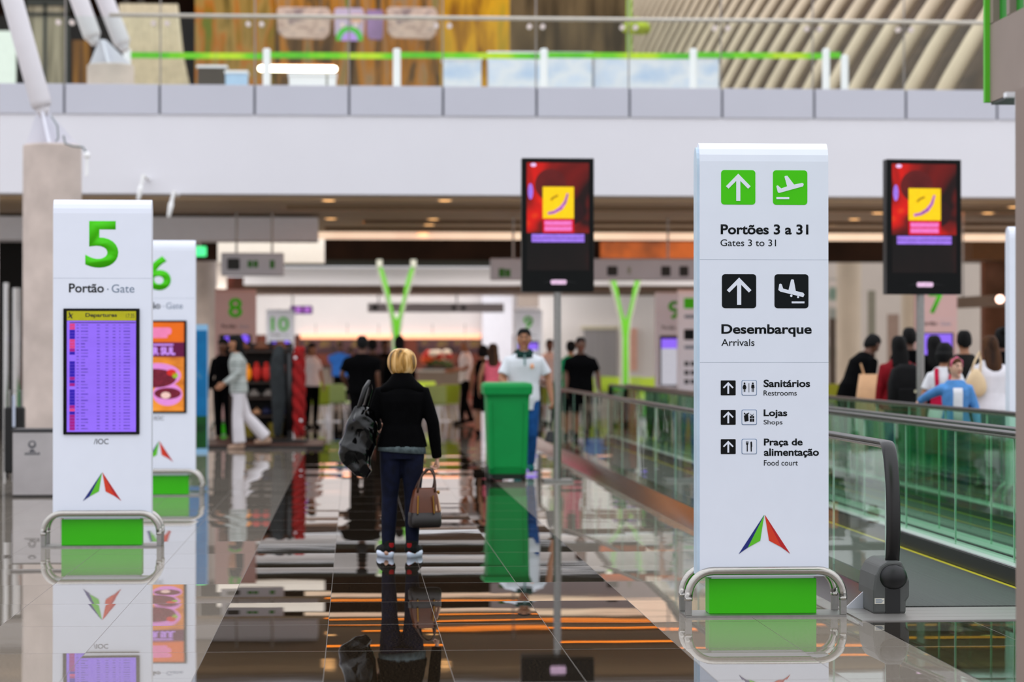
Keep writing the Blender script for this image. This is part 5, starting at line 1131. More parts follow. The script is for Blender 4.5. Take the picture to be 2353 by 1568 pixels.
def person(label, x, Y, rz, h, top=BLK, sleeve='long', bottom=BLK, kind='trousers', shoe=None, skin=SKIN2, hair=('short', BLACKH), arms=None, legs=None, lean=0.0, z=0.0, female=False, face=False, vox=0.012, xw=None, coat=0.0, flare=0.0, wide=1.0, fingers=True, grip=(), twist=0.0, headturn=0.0, group=None, hem=None):
    """standing figure, 1.7 m in its own frame, facing -Y; x is the pixel column it stands on"""
    k = h / 1.7
    ang = math.radians(lean); ca, sa = math.cos(ang), math.sin(ang)
    def T(p):
        p = Vector(p)
        if p.z > 0.93 and ang:
            d = min(1.0, (p.z - 0.93) / 0.1)
            y, zz_ = p.y, p.z - 0.93
            return Vector((p.x, y + d * (y * ca - zz_ * sa - y), 0.93 + zz_ + d * (zz_ * ca + y * sa - zz_))) * k
        return p * k
    A = {'L': ((0.225, 0.02, 1.13), (0.24, -0.05, 0.89)), 'R': ((-0.225, 0.02, 1.13), (-0.24, -0.05, 0.89))}
    if arms: A.update(arms)
    G = {'L': ((0.092, -0.015, 0.49), (0.095, 0.02, 0.085)), 'R': ((-0.092, -0.015, 0.49), (-0.095, 0.02, 0.085))}
    if legs: G.update(legs)
    sw = (0.165 if female else 0.185) * wide
    SH = {'L': Vector((sw - 0.012, 0, 1.34)), 'R': Vector((-sw + 0.012, 0, 1.34))}
    def seg_ring(zc_, rx, ry, yo=0.0, n=20): return [T((rx * math.cos(2 * PI * i / n), yo + ry * math.sin(2 * PI * i / n), zc_)) for i in range(n)]
    wz, hz_ = (0.125, 0.172) if female else (0.148, 0.16)
    def torso(z0, inf, top_z=1.46):
        rows = [(0.80, hz_ - 0.02, 0.10), (0.90, hz_, 0.115), (1.0, (hz_ + wz) / 2, 0.105), (1.08, wz, 0.098), (1.18, wz + 0.018, 0.105), (1.27, sw - 0.02, 0.118), (1.33, sw - 0.012, 0.108), (1.375, sw - 0.045, 0.088), (1.415, 0.105, 0.074), (1.445, 0.075, 0.062), (1.465, 0.058, 0.056)]
        rows = [r for r in rows if z0 - 0.001 <= r[0] <= top_z + 0.005]
        if rows[0][0] > z0 + 0.01: r = rows[0]; rows.insert(0, (z0, r[1], r[2]))
        return [seg_ring(r[0], (r[1] + inf) * (wide if r[0] < 1.4 else 1), r[2] + inf, 0.0) for r in rows]
    # --- skin: one continuous body
    b = MB()
    b.rings(torso(0.80, 0.0))
    b.tube([T((0, 0.012, 1.40)), T((0, 0.0, 1.47)), T((0, -0.012, 1.54))], [0.062 * k, 0.052 * k, 0.054 * k], 14)
    tc_, ts_ = math.cos(headturn), math.sin(headturn)
    def hd(p):
        p = Vector(p)
        return T((p.x * tc_ - p.y * ts_, p.x * ts_ + p.y * tc_ - 0.015, p.z))
    def headfn(p):
        t = -p.z / 0.118
        if t > 0: p.x *= 1 - 0.30 * t * t; p.y = p.y * (1 - 0.25 * t) - 0.012 * t
        return p
    hv = []
    for j in range(1, 12):
        t = PI * j / 12; sq = math.sin(t) ** 0.8
        hv.append([hd(headfn(Vector((0.077 * sq * math.cos(2 * PI * i / 18), 0.096 * sq * math.sin(2 * PI * i / 18), -0.116 * math.cos(t)))) + Vector((0, 0, 1.585))) for i in range(18)])
    b.rings(hv)
    b.tube([hd((0, -0.085, 1.60)), hd((0, -0.112, 1.565)), hd((0, -0.088, 1.556))], [0.009 * k, 0.016 * k, 0.012 * k], 8)
    b.tube([hd((-0.03, -0.083, 1.617)), hd((0, -0.092, 1.619)), hd((0.03, -0.083, 1.617))], 0.011 * k, 8)
    b.tube([hd((0, -0.08, 1.49)), hd((0, -0.088, 1.484))], 0.02 * k, 8, round_ends=True)
    for sx_ in (-1, 1): b.ell(hd((sx_ * 0.076, 0.008, 1.588)), 0.012 * k, 0.022 * k, 0.033 * k, 10, 8)
    for s, sg in (('L', 1), ('R', -1)):
        e, w = T(A[s][0]), T(A[s][1]); a = T(SH[s])
        b.tube([T(SH[s] + Vector((-sg * 0.05, 0, 0.0))), a, a.lerp(e, 0.5), e, e.lerp(w, 0.35), w], [0.05 * k, 0.052 * k, 0.045 * k, 0.038 * k, 0.039 * k, 0.027 * k], 12, round_ends=True)
        d = (w - e).normalized(); side = Vector((0, -1, 0)); side = (side - d * side.dot(d))
        side = side.normalized() if side.length > 0.2 else Vector((0, 0, 1))
        nrm = d.cross(side) * sg
        if nrm.dot(Vector((-sg, 0, 0))) < 0: nrm = -nrm
        b.tube([w - d * 0.01 * k, w + d * 0.03 * k, w + d * 0.09 * k], [0.026 * k, 0.036 * k, 0.038 * k], 12, flat=1.0, round_ends=True) if not fingers else b.rings([[w + d * q * k + side * (rw * k * math.cos(2 * PI * i / 12)) + nrm * (0.015 * k * math.sin(2 * PI * i / 12)) for i in range(12)] for q, rw in ((-0.015, 0.022), (0.02, 0.032), (0.06, 0.04), (0.092, 0.036))])
        if fingers:
            gr = s in grip; fr_ = max(0.0085, vox * 0.95)
            c1, c2 = (1.15, 2.4) if gr else (0.25, 0.6)
            for i, (o_, ln) in enumerate(((0.031, 0.072), (0.0105, 0.082), (-0.0105, 0.076), (-0.030, 0.060))):
                p0 = w + (d * 0.086 + side * o_) * k
                d1 = d * math.cos(c1) + nrm * math.sin(c1); d2 = d * math.cos(c2) + nrm * math.sin(c2)
                p1 = p0 + d1 * ln * 0.5 * k; p2 = p1 + d2 * ln * 0.5 * k
                b.tube([p0 - d * 0.02 * k, p0, p1, p2], [fr_ * k, fr_ * k, fr_ * 0.95 * k, fr_ * 0.8 * k], 8, round_ends=True)
            t0 = w + (d * 0.03 + side * 0.026) * k; t1 = t0 + (d * 0.028 + side * 0.024 + nrm * 0.012) * k; t2 = t1 + (d * 0.03 + side * (-0.004 if gr else 0.006) + nrm * (0.028 if gr else 0.01)) * k
            b.tube([t0, t1, t2], [0.012 * k, 0.011 * k, 0.009 * k], 8, round_ends=True)
        kn, an = Vector(G[s][0]) * k, Vector(G[s][1]) * k; hp = Vector((sg * 0.088, 0, 0.88)) * k
        b.tube([hp, hp.lerp(kn, 0.5), kn, kn.lerp(an, 0.35), an], [0.082 * k, 0.07 * k, 0.051 * k, 0.053 * k, 0.034 * k], 14, round_ends=True)
        b.tube([an + Vector((0, 0.035, -0.045)) * k, an + Vector((0, -0.03, -0.05)) * k, an + Vector((0, -0.13, -0.06)) * k], [0.034 * k, 0.038 * k, 0.028 * k], 12, round_ends=True)
    root = b.build('person', skin); remesh(root, vox * k, 4)
    c = P(x, 900, Y)
    root.location = (c.x if xw is None else xw, Y, z); root.rotation_euler = (0, 0, rz)
    tag(root, label, 'person', group)
    # --- clothing
    def part(mb, name, m, v=None, sm=6): o = mb.build(name, m, root); remesh(o, (v or vox) * k, sm); return o
    if kind in ('trousers', 'shorts'):
        q = MB(); q.rings([seg_ring(z_, rx, ry) for z_, rx, ry in ((0.80, hz_ + 0.0, 0.115), (0.88, hz_ + 0.012, 0.125), (0.97, (hz_ + wz) / 2 + 0.018, 0.118))])
        for s, sg in (('L', 1), ('R', -1)):
            kn, an = Vector(G[s][0]) * k, Vector(G[s][1]) * k; hp = Vector((sg * 0.086, 0, 0.87)) * k
            pts, rr_ = [hp, hp.lerp(kn, 0.5), kn, kn.lerp(an, 0.4), an + (kn - an) * 0.03], [0.098, 0.086, 0.067 + flare * 0.3, 0.064 + flare * 0.6, 0.052 + flare]
            if kind == 'shorts': pts, rr_ = pts[:3], rr_[:3]
            q.tube(pts, [r * k for r in rr_], 16)
        part(q, 'trousers' if kind == 'trousers' else 'shorts', bottom)
    elif kind == 'skirt':
        q = MB(); q.rings([seg_ring(z_, rx, ry) for z_, rx, ry in ((0.50, hz_ + 0.05, 0.16), (0.7, hz_ + 0.035, 0.145), (0.88, hz_ + 0.014, 0.127), (1.0, wz + 0.03, 0.115))]); part(q, 'skirt', bottom)
    elif kind == 'dress':
        q = MB(); q.rings([seg_ring(z_, rx, ry) for z_, rx, ry in ((0.45, hz_ + 0.06, 0.17), (0.88, hz_ + 0.014, 0.127), (1.08, wz + 0.028, 0.122), (1.2, wz + 0.046, 0.13))]); part(q, 'dress', bottom)
    q = MB(); z0 = hem if hem is not None else (0.84 if not coat else coat)
    q.rings(torso(z0, 0.022 if sleeve == 'long' else 0.016, 1.445))
    for s, sg in (('L', 1), ('R', -1)):
        e, w, a = T(A[s][0]), T(A[s][1]), T(SH[s])
        if sleeve == 'long': q.tube([T(SH[s] + Vector((-sg * 0.06, 0, 0.008))), a, a.lerp(e, 0.5), e, e.lerp(w, 0.5), w + (w - e).normalized() * 0.005], [0.06 * k, 0.067 * k, 0.06 * k, 0.053 * k, 0.05 * k, 0.041 * k], 14, round_ends=False)
        elif sleeve == 'short': q.tube([T(SH[s] + Vector((-sg * 0.07, 0, 0.012))), a, a.lerp(e, 0.4), a.lerp(e, 0.75)], [0.05 * k, 0.054 * k, 0.059 * k, 0.066 * k], 14)
    part(q, 'jacket' if sleeve == 'long' else 'shirt', top)
    if shoe is not None:
        for s, sg in (('L', 1), ('R', -1)):
            an = Vector(G[s][1]) * k; q = MB()
            q.tube([an + Vector((0, 0.045, -0.042)) * k, an + Vector((0, -0.03, -0.042)) * k, an + Vector((0, -0.15, -0.058)) * k], [0.041 * k, 0.047 * k, 0.035 * k], 14, round_ends=True)
            q.tube([an + Vector((0, 0.02, -0.01)) * k, an + Vector((0, 0.015, 0.03)) * k], [0.042 * k, 0.042 * k], 12)
            part(q, 'shoe', shoe, 0.012, 3)
    # --- hair
    st, hm = hair
    if st != 'none':
        q = MB(); hv = []; n = 28
        for j in range(1, 14):
            t = PI * j / 14; ring_ = []
            for i in range(n):
                a = 2 * PI * i / n; sq = math.sin(t) ** 0.66; p = Vector((0.078 * sq * math.cos(a), 0.096 * sq * math.sin(a), -0.112 * math.cos(t)))
                front = p.y < -0.018
                line = (0.05 + 0.008 * math.sin(3 * a)) if front else (-0.03 - 0.05 * max(0.0, math.sin(a)) if st == 'short' else -0.13)
                f = 1.11 if p.z > line else 0.88
                if st in ('bob', 'long', 'pony') and not (front and p.z < 0.045): f = 1.2
                p = headfn(p) if f < 1 else p
                p = p * (f * (1 + (0.025 * math.sin(7 * a + 5 * t) * math.sin(5 * t + 3 * a) if f > 1 else 0)))
                if st == 'bob' and not front and p.z < 0.0: p = Vector((p.x * 1.1 + 0.0, p.y * 1.1 + 0.01, max(p.z * 0.9, -0.098))); rr_ = math.hypot(p.x, p.y); s_ = max(1.0, 0.085 / max(rr_, 0.02)); p.x *= min(s_, 1.9); p.y *= min(s_, 1.7)
                ring_.append(hd(p + Vector((0, 0.004, 1.59))))
            hv.append(ring_)
        q.rings(hv)
        if st == 'long': q.rings([[hd((rx * math.cos(2 * PI * i / 16), yo + ry * math.sin(2 * PI * i / 16), z_)) for i in range(16)] for z_, rx, ry, yo in ((1.30, 0.075, 0.03, 0.115), (1.38, 0.10, 0.042, 0.105), (1.48, 0.105, 0.055, 0.075), (1.58, 0.092, 0.06, 0.05), (1.66, 0.06, 0.05, 0.03))])
        if st == 'pony': q.tube([hd((0, 0.10, 1.63)), hd((0, 0.15, 1.60)), hd((0, 0.15, 1.45)), hd((0, 0.13, 1.36))], [0.03 * k, 0.036 * k, 0.032 * k, 0.014 * k], 10, round_ends=True)
        if st == 'bun': q.ell(hd((0, 0.09, 1.68)), 0.05 * k, 0.05 * k, 0.05 * k)
        o = part(q, 'hair', hm, 0.009, 2)
    if face:
        ew, ep, lp = M('eye white', (226, 222, 216), 0.3), M('dark eye', (26, 16, 12), 0.3), M('lip', (176, 96, 88), 0.5)
        for sx_ in (-1, 1):
            e_ = MB().ell(hd((sx_ * 0.031, -0.078, 1.600)), 0.0125 * k, 0.011 * k, 0.006 * k).build('eye', ew, root, smooth=True)
            MB().ell(hd((sx_ * 0.031, -0.089, 1.600)), 0.0072 * k, 0.003 * k, 0.0062 * k).build('iris', ep, e_, smooth=True)
            MB().tube([hd((sx_ * 0.014, -0.094, 1.621)), hd((sx_ * 0.032, -0.092, 1.627)), hd((sx_ * 0.05, -0.078, 1.62))], 0.0045 * k, 6).build('eyebrow', hm, root)
        MB().tube([hd((-0.024, -0.086, 1.532)), hd((0, -0.098, 1.529)), hd((0.024, -0.086, 1.532))], [0.004 * k, 0.0075 * k, 0.004 * k], 8).build('mouth', lp, root, smooth=True)
    root['_k'] = k
    del root['_k']
    return root, T, hd, k
def walk(s=1.0, lead='L'):
    a, b = ('L', 'R') if lead == 'L' else ('R', 'L'); sg = 1 if lead == 'L' else -1
    return {a: ((sg * 0.09, -0.14 * s, 0.50), (sg * 0.09, -0.22 * s, 0.09)), b: ((-sg * 0.09, -0.0 * s, 0.48), (-sg * 0.09, 0.26 * s, 0.13))}

# --- the blond woman seen from behind
WY0 = 17.85
JEANS = cloth('dark navy denim', (8, 13, 34), 0.4, 20)
root, T, hd, k = person('person seen from behind with blond bob, black jacket and navy jeans', 924, WY0, PI, 1.535, top=BLK, bottom=JEANS, skin=SKIN, hair=('none', BLOND), female=True, vox=0.0075, wide=1.08, hem=0.895,
    arms={'R': ((-0.25, 0.02, 1.10), (-0.285, -0.03, 0.815)), 'L': ((0.235, -0.02, 1.13), (0.20, -0.20, 1.06))},
    legs={'L': ((0.10, -0.015, 0.49), (0.115, 0.02, 0.09)), 'R': ((-0.085, 0.0, 0.49), (-0.082, 0.03, 0.09))}, grip=('R', 'L'))
# bob of streaked hair
q = MB(); hv = []; n = 72
for j in range(1, 26):
    t = PI * j / 26; ring_ = []
    for i in range(n):
        a = 2 * PI * i / n
        st_ = 1 + 0.022 * math.sin(11 * a + 1.1) + 0.014 * math.sin(23 * a) 
        zz_ = math.cos(t)
        r_ = math.sin(t) ** 0.75
        if zz_ < 0: r_ = max(r_, 0.80 - 0.22 * (abs(zz_) ** 3))
        if j == 25: r_ = 0.45
        fy = 0.112 if math.sin(a) > 0 else 0.085
        hemz = 0.006 * math.sin(9 * a) + 0.004 * math.sin(17 * a + 1)
        ring_.append(hd((0.118 * r_ * st_ * math.cos(a), fy * r_ * st_ * math.sin(a) + 0.012, 1.588 + (0.118 * zz_ if zz_ > 0 else 0.11 * zz_ + hemz * abs(zz_)))))
    hv.append(ring_)
q.rings(hv); q.build('hair', BLOND, root, smooth=True)
# collar, grey shirt tail, sneakers
q = MB(); q.rings([[T((rx * math.cos(2 * PI * i / 24), 0.01 + ry * math.sin(2 * PI * i / 24), z_)) for i in range(24)] for z_, rx, ry in ((1.355, 0.205, 0.10), (1.40, 0.165, 0.098), (1.44, 0.118, 0.09), (1.48, 0.088, 0.08), (1.505, 0.076, 0.072))]); q.build('collar', BLK, root, smooth=True)
q = MB(); q.rings([[T((rx * math.cos(2 * PI * i / 24), ry * math.sin(2 * PI * i / 24), z_ + dz * math.cos(2 * PI * i / 24))) for i in range(24)] for z_, rx, ry, dz in ((0.855, 0.196, 0.138, 0.014), (0.93, 0.188, 0.132, 0.0))]); q.build('shirt_tail', cloth('grey ribbed shirt', (86, 98, 100), 0.3, 40), root, smooth=True)
SOLE = M('white sneaker sole', (226, 236, 255), 0.5, var=0.02); SNK = cloth('black sneaker knit', (14, 16, 14), 0.5, 60); REDH = cloth('dark red heel', (130, 12, 16), 0.2)
for (ax, ay), yaw_ in (((0.118, 0.0), 0.36), ((-0.085, 0.025), -0.34)):
    R_ = Matrix.Rotation(yaw_, 3, 'Z'); o = Vector((ax, ay, 0)) * k
    f = lambda p: o + (R_ @ Vector(p)) * k
    q = MB(); q.tube([f((0, 0.05, 0.07)), f((0, -0.02, 0.07)), f((0, -0.17, 0.05))], [0.053 * k, 0.053 * k, 0.036 * k], 14, round_ends=True); q.tube([f((0, 0.035, 0.07)), f((0, 0.025, 0.135))], [0.05 * k, 0.05 * k], 14)
    sh_ = q.build('shoe', SNK, root); remesh(sh_, 0.008, 3)
    prof = []
    for z_, w_ in ((0.0, 0.9), (0.03, 1.0), (0.05, 0.92)):
        prof.append([f((x_ * w_, y_ * w_ - 0.05, z_ + (0.012 if y_ > 0.06 and z_ > 0.02 else 0))) for x_, y_ in [(0.052 * math.cos(2 * PI * i / 24) * (1 if math.sin(2 * PI * i / 24) < 0.2 else 0.92), 0.155 * math.sin(2 * PI * i / 24)) for i in range(24)]])
    MB().rings(prof).build('sole', SOLE, sh_, smooth=True)
    MB().rings([[f((0.021 * math.cos(2 * PI * i / 12), 0.085 + 0.014 * math.sin(2 * PI * i / 12), z_)) for i in range(12)] for z_ in (0.045, 0.12)]).build('heel_patch', REDH, sh_, smooth=True)
# handbag in her right hand
TAN = M('brown bag leather', (96, 46, 16), 0.4, var=0.25, scale=6); TANP = M('beige bag leather', (190, 150, 116), 0.5, var=0.12, scale=5); DKL = M('dark bag leather', (20, 10, 6), 0.45); BRASS = M('brass fitting', (150, 108, 50), 0.35, 1.0)
bx = P(975, 1208, WY0 + 0.02); hb = thing('handbag', 'brown leather handbag hanging from the blond woman hand', 'handbag', (bx.x, WY0 - 0.10, bx.z), 0.30)
s = WY0 / FPX
q = MB()
q.rings([[(x_, y_, z_) for x_, y_ in rrect(-w_, w_, -d_, d_, min(d_, w_) * 0.5, 4)] for z_, w_, d_ in ((0.0, 0.105, 0.058), (0.02, 0.112, 0.068), (0.10, 0.112, 0.062), (0.20, 0.098, 0.045), (0.265, 0.084, 0.03), (0.285, 0.07, 0.016))])
q.build('body', TAN, hb, smooth=True)
MB().rings([[(x_, y_, z_) for x_, y_ in rrect(-w_, w_, -d_, d_, 0.03, 4)] for z_, w_, d_ in ((-0.004, 0.107, 0.06), (0.02, 0.1145, 0.0705), (0.105, 0.1145, 0.0645))]).build('base_panel', DKL, hb, smooth=True)
MB().hexa([(0.06, -0.066, 0.11), (0.116, -0.05, 0.11), (0.116, 0.05, 0.11), (0.06, 0.066, 0.11), (0.07, -0.036, 0.25), (0.092, -0.025, 0.25), (0.092, 0.025, 0.25), (0.07, 0.036, 0.25)]).build('gusset', TANP, hb, bevel=0.01)
for sx_ in (-0.07, 0.045): MB().tube([(sx_, -0.058, 0.23), (sx_ * 1.1, -0.068, 0.10)], 0.006, 8).build('strap_trim', BRASS, hb)
HL = M('dark bag handle', (60, 32, 14), 0.4)
for yy, off in ((-0.035, 0.0), (0.035, 0.02)):
    pts = []
    for j in range(15): a = PI * j / 14; pts.append((-0.068 * math.cos(a) + off * math.sin(a) + 0.025 * math.sin(a), yy * (1 - 0.8 * math.sin(a)), 0.255 + 0.165 * math.sin(a)))
    MB().tube(pts, 0.008, 8).build('handle', HL, hb, smooth=True)
MB().ell((0.10, -0.01, 0.25), 0.014, 0.01, 0.014).build('ring', BRASS, hb, smooth=True)
# shiny black sack under her left arm
SACK = M('shiny black sack', (3, 3, 3), 0.08, var=0.3, scale=3, spec=0.35)
sc_ = P(820, 1018, WY0 - 0.02); sk = thing('shoulder_bag', 'shiny black crumpled bag under the blond woman left arm', 'bag', (sc_.x, WY0 - 0.03, sc_.z))
outl = [(836, 930), (812, 934), (800, 960), (790, 990), (779, 1022), (776, 1040), (784, 1060), (800, 1075), (816, 1092), (842, 1098), (852, 1085), (858, 1050), (864, 1010), (866, 975), (858, 945)]
from mathutils import noise as mnoise
pts2 = [((x_ - 820) * s, (1018 - y_) * s) for x_, y_ in outl]
def span(z_):
    xs = []
    for (x0_, z0_), (x1_, z1_) in zip(pts2, pts2[1:] + pts2[:1]):
        if (z0_ - z_) * (z1_ - z_) < 0: xs.append(x0_ + (x1_ - x0_) * (z_ - z0_) / (z1_ - z0_))
    return min(xs), max(xs)
q = MB(); rs = []; ztop, zbot = max(p[1] for p in pts2) - 0.003, min(p[1] for p in pts2) + 0.003
for j in range(60):
    z_ = zbot + (ztop - zbot) * j / 59; a0, a1 = span(z_); ring_ = []
    dp_ = 0.12 * min(1.0, math.sin(PI * (j + 1.5) / 62) ** 0.5)
    for i in range(64):
        a = 2 * PI * i / 64; cx_, hw_ = (a0 + a1) / 2, (a1 - a0) / 2
        p = Vector((cx_ + hw_ * math.cos(a), dp_ * math.sin(a), z_))
        f_ = Vector((p.x * 6 + p.z * 4 + 1.3, p.y * 5, p.z * 5.5 - p.x * 3))
        d_ = abs(mnoise.noise(f_)) * 0.10 + abs(mnoise.noise(f_ * 2.1 + Vector((3, 1, 7)))) * 0.018
        nrm_ = Vector((math.cos(a), math.sin(a) * 1.2, 0)); ring_.append(p - nrm_ * (d_ - 0.02) * (0.35 + 0.65 * abs(math.sin(a))))
    rs.append(ring_)
q.rings(rs); q.build('body', SACK, sk, smooth=True)
MB().tube([(0.02, -0.06, 0.27), (0.06, -0.02, 0.40), (0.09, -0.01, 0.45), (0.10, 0.02, 0.40), (0.06, 0.05, 0.26)], 0.014, 8, flat=1.6).build('strap', SACK, sk, smooth=True)

# --- man pushing the bin
POLO = cloth('white polo cotton', (226, 230, 236), 0.04, 6); BJ = cloth('blue denim', (30, 84, 150), 0.2, 16)
root, T, hd, k = person('person in a white polo shirt with dark collar pushing the green bin', 1204, 29.65, 0.0, 1.80, top=POLO, sleeve='short', bottom=BJ, skin=SKIN2, hair=('short', BLACKH), face=True, vox=0.0085, hem=0.76, wide=1.07, shoe=cloth('teal shoe', (10, 100, 100)), headturn=-0.08,
    arms={'R': ((-0.27, -0.06, 1.12), (-0.20, -0.19, 1.04)), 'L': ((0.285, 0.03, 1.13), (0.32, -0.06, 0.87))}, grip=('L', 'R'), legs=walk(0.7, 'R'))
q = MB()
q.rings([[T((rx * math.cos(2 * PI * i / 24), -0.005 + ry * math.sin(2 * PI * i / 24), z_ + (0.014 if math.sin(2 * PI * i / 24) > 0 else -0.02 * -math.sin(2 * PI * i / 24)))) for i in range(24)] for z_, rx, ry in ((1.385, 0.150, 0.112), (1.42, 0.118, 0.098), (1.46, 0.082, 0.078))])
q.build('collar', cloth('dark green collar', (16, 50, 44)), root, smooth=True)
MB().ell(T((0.085, -0.135, 1.27)), 0.022 * k, 0.008, 0.032 * k).build('badge', M('orange badge', (246, 176, 130), 0.6), root, smooth=True)
MB().tube([T((0.0, -0.118, 1.40)), T((0.0, -0.139, 1.28))], 0.011, 8).build('placket', cloth('grey green placket', (120, 150, 148)), root)
hw = root.matrix_basis @ T((0.32, -0.06, 0.87)) if False else Vector(root.location) + T((0.33, -0.08, 0.80))
dpn = thing('dustpan', 'long handled black dustpan held down beside the green bin', 'dustpan', (hw.x, hw.y, 0.0))
db = P(1258, 985, hw.y)
MB().tube([(0.0, 0.0, hw.z + 0.05), (-0.03, -0.02, db.z - 0.02)], 0.014, 10).build('handle', BLACKP, dpn)
zb_ = P(1258, 1015, hw.y).z; zt2 = db.z
MB().hexa([(-0.10, -0.1, zb_), (0.06, -0.1, zb_ - 0.03), (0.06, 0.06, zb_ - 0.03), (-0.10, 0.06, zb_), (-0.065, -0.06, zt2 - 0.03), (0.0, -0.06, zt2 - 0.03), (0.0, 0.02, zt2 - 0.03), (-0.065, 0.02, zt2 - 0.03)]).build('scoop', BLACKP, dpn, bevel=0.015)

# --- walking woman in white trousers
WT = cloth('white trouser cloth', (224, 218, 222), 0.04, 6); GRT = ramp_mat('grey striped knit', [(0.4, (128, 136, 130)), (0.5, (196, 200, 196)), (0.6, (150, 156, 150))], 5, (0.2, 0.2, 10), 0.85)
person('person in white flared trousers and striped knit walking past the kiosk', 549, 38.2, -PI / 2 + 0.15, 1.78, top=GRT, bottom=WT, skin=SKIN2, hair=('long', BLACKH), female=True, flare=0.045, legs={'L': ((0.09, -0.03, 0.50), (0.09, 0.0, 0.085)), 'R': ((-0.09, 0.12, 0.50), (-0.09, 0.42, 0.16))}, shoe=cloth('beige shoe', (180, 150, 130)), arms={'L': ((0.2, -0.02, 1.14), (0.2, -0.22, 1.0)), 'R': ((-0.2, 0.02, 1.13), (-0.2, -0.2, 0.99))}, lean=3)
person('person all in black standing by the kiosk screen at the left', 513, 41.5, -0.4, 1.74, bottom=BLK, hair=('long', BLACKH), female=True, skin=SKIN3)
# --- dark figures in the middle
person('person in black standing with back turned, left of the blond woman', 832, 37.5, PI, 1.77, skin=SKIN3, sleeve='short', wide=1.25, legs={'L': ((0.11, 0, 0.49), (0.13, 0.02, 0.085)), 'R': ((-0.11, 0, 0.49), (-0.13, 0.02, 0.085))}, arms={'L': ((0.30, 0.0, 1.13), (0.24, -0.12, 0.98))}, shoe=BLK)
person('person in dark clothes half hidden behind the man in black', 856, 44.0, PI, 1.76, skin=SKIN3, top=cloth('dark brown cloth', (30, 20, 16)), shoe=BLK)
person('person in a black top far behind the blond woman left shoulder', 884, 50.0, 0.5, 1.78, skin=SKIN3, top=BLK, bottom=cloth('grey trousers', (150, 146, 150)), shoe=BLK)
person('person with round dark hair directly above the blond woman', 918, 43.0, PI, 1.80, skin=SKIN3, top=BLK, hair=('bun', BLACKH), wide=0.95, shoe=BLK)
person('person in a white shirt with dark hair beside the red garland', 716, 49.0, 0.6, 1.70, top=cloth('white shirt cotton', (236, 232, 236), 0.04), sleeve='short', skin=SKIN2, hair=('bob', BLACKH), female=True, shoe=BLK)
person('person in a blue shirt behind the beige food counter', 781, 66.0, 0.0, 1.80, top=cloth('bright blue shirt', (50, 110, 196), 0.1), sleeve='short', skin=SKIN3, wide=1.3, face=False)
person('person in a lilac shirt behind the beige food counter', 805, 67.5, 0.4, 1.66, top=cloth('lilac shirt', (176, 160, 206), 0.1), sleeve='short', skin=SKIN3)
person('person in a white shirt and dark trousers standing side on', 1070, 51.0, -PI / 2 + 0.2, 1.80, top=cloth('white shirt cotton', (236, 232, 236), 0.04), sleeve='short', skin=SKIN2, hair=('short', GREYH), arms={'L': ((0.2, -0.02, 1.13), (0.18, -0.24, 1.08)), 'R': ((-0.2, -0.02, 1.13), (-0.18, -0.24, 1.08))}, shoe=BLK, legs=walk(0.5))
person('person with a pink top and dark skirt left of the green bin', 1133, 42.0, PI, 1.66, top=cloth('pink top', (240, 110, 130), 0.12), sleeve='none', bottom=BLK, kind='skirt', skin=SKIN2, hair=('long', BROWNH), female=True, shoe=BLK)
person('person in black with bare arms left of the pink top', 1110, 44.0, PI - 0.3, 1.64, sleeve='none', skin=SKIN2, hair=('bob', BLACKH), female=True, kind='skirt', shoe=BLK)
person('person in pale clothes far behind the middle display pole', 1263, 52.0, 0.3, 1.80, top=cloth('pale shirt', (226, 222, 228), 0.05), skin=SKIN3, bottom=cloth('brown trousers', (110, 76, 60)), shoe=BLK)
person('person in a green shirt behind the man in black on the walkway', 1312, 43.0, PI, 1.72, xw=None, top=cloth('green shirt', (20, 150, 96), 0.1), sleeve='short', skin=SKIN2, shoe=BLK)
person('person in a black polo shirt walking at the walkway end', 1334, 39.0, 0.1, 1.745, top=BLK, sleeve='short', skin=SKIN3, z=0.012, wide=1.18, face=True, arms={'L': ((0.285, 0.03, 1.13), (0.30, -0.04, 0.89))}, shoe=BLK)
# --- queue at the right
RED_C = cloth('dark red shirt', (130, 14, 26), 0.15)
person('person in black bending over the tan bag in the queue', 1952, 30.2, PI - 1.1, 1.84, skin=SKIN3, lean=30, hair=('short', BLACKH), arms={'L': ((0.25, -0.1, 1.2), (0.22, -0.3, 1.05)), 'R': ((-0.25, -0.02, 1.14), (-0.24, -0.05, 0.9))}, shoe=BLK)
tb = P(2003, 915, 29.0); t = thing('carrier_bag', 'tan carrier bag below the bending person', 'bag', (tb.x, 29.0, 0))
q = MB(); q.rings([[(x_, y_, z_) for x_, y_ in rrect(-w_, w_, -d_, d_, 0.05, 3)] for z_, w_, d_ in ((0.0, 0.15, 0.10), (0.4, 0.18, 0.13), (0.9, 0.19, 0.11), (1.25, 0.15, 0.06))]); q.build('body', M('tan paper', (206, 160, 118), 0.7, var=0.15, scale=4), t, smooth=True)
for sx_ in (-0.09, 0.09): MB().tube([(sx_, 0, 1.23), (sx_ * 1.5, 0, 1.38)], 0.012, 6).build('handle', M('tan paper', (206, 160, 118), 0.7), t)
root, T, hd, k = person('person in a dark red shirt with long black hair and black backpack', 2066, 27.9, PI, 1.69, top=RED_C, skin=SKIN2, hair=('long', BLACKH), female=True, wide=1.15, shoe=BLK)
bo = root.location; bp = thing('backpack', 'large black backpack on the dark red shirt', 'backpack', (bo.x + 0.03, bo.y - 0.13, 0.86))
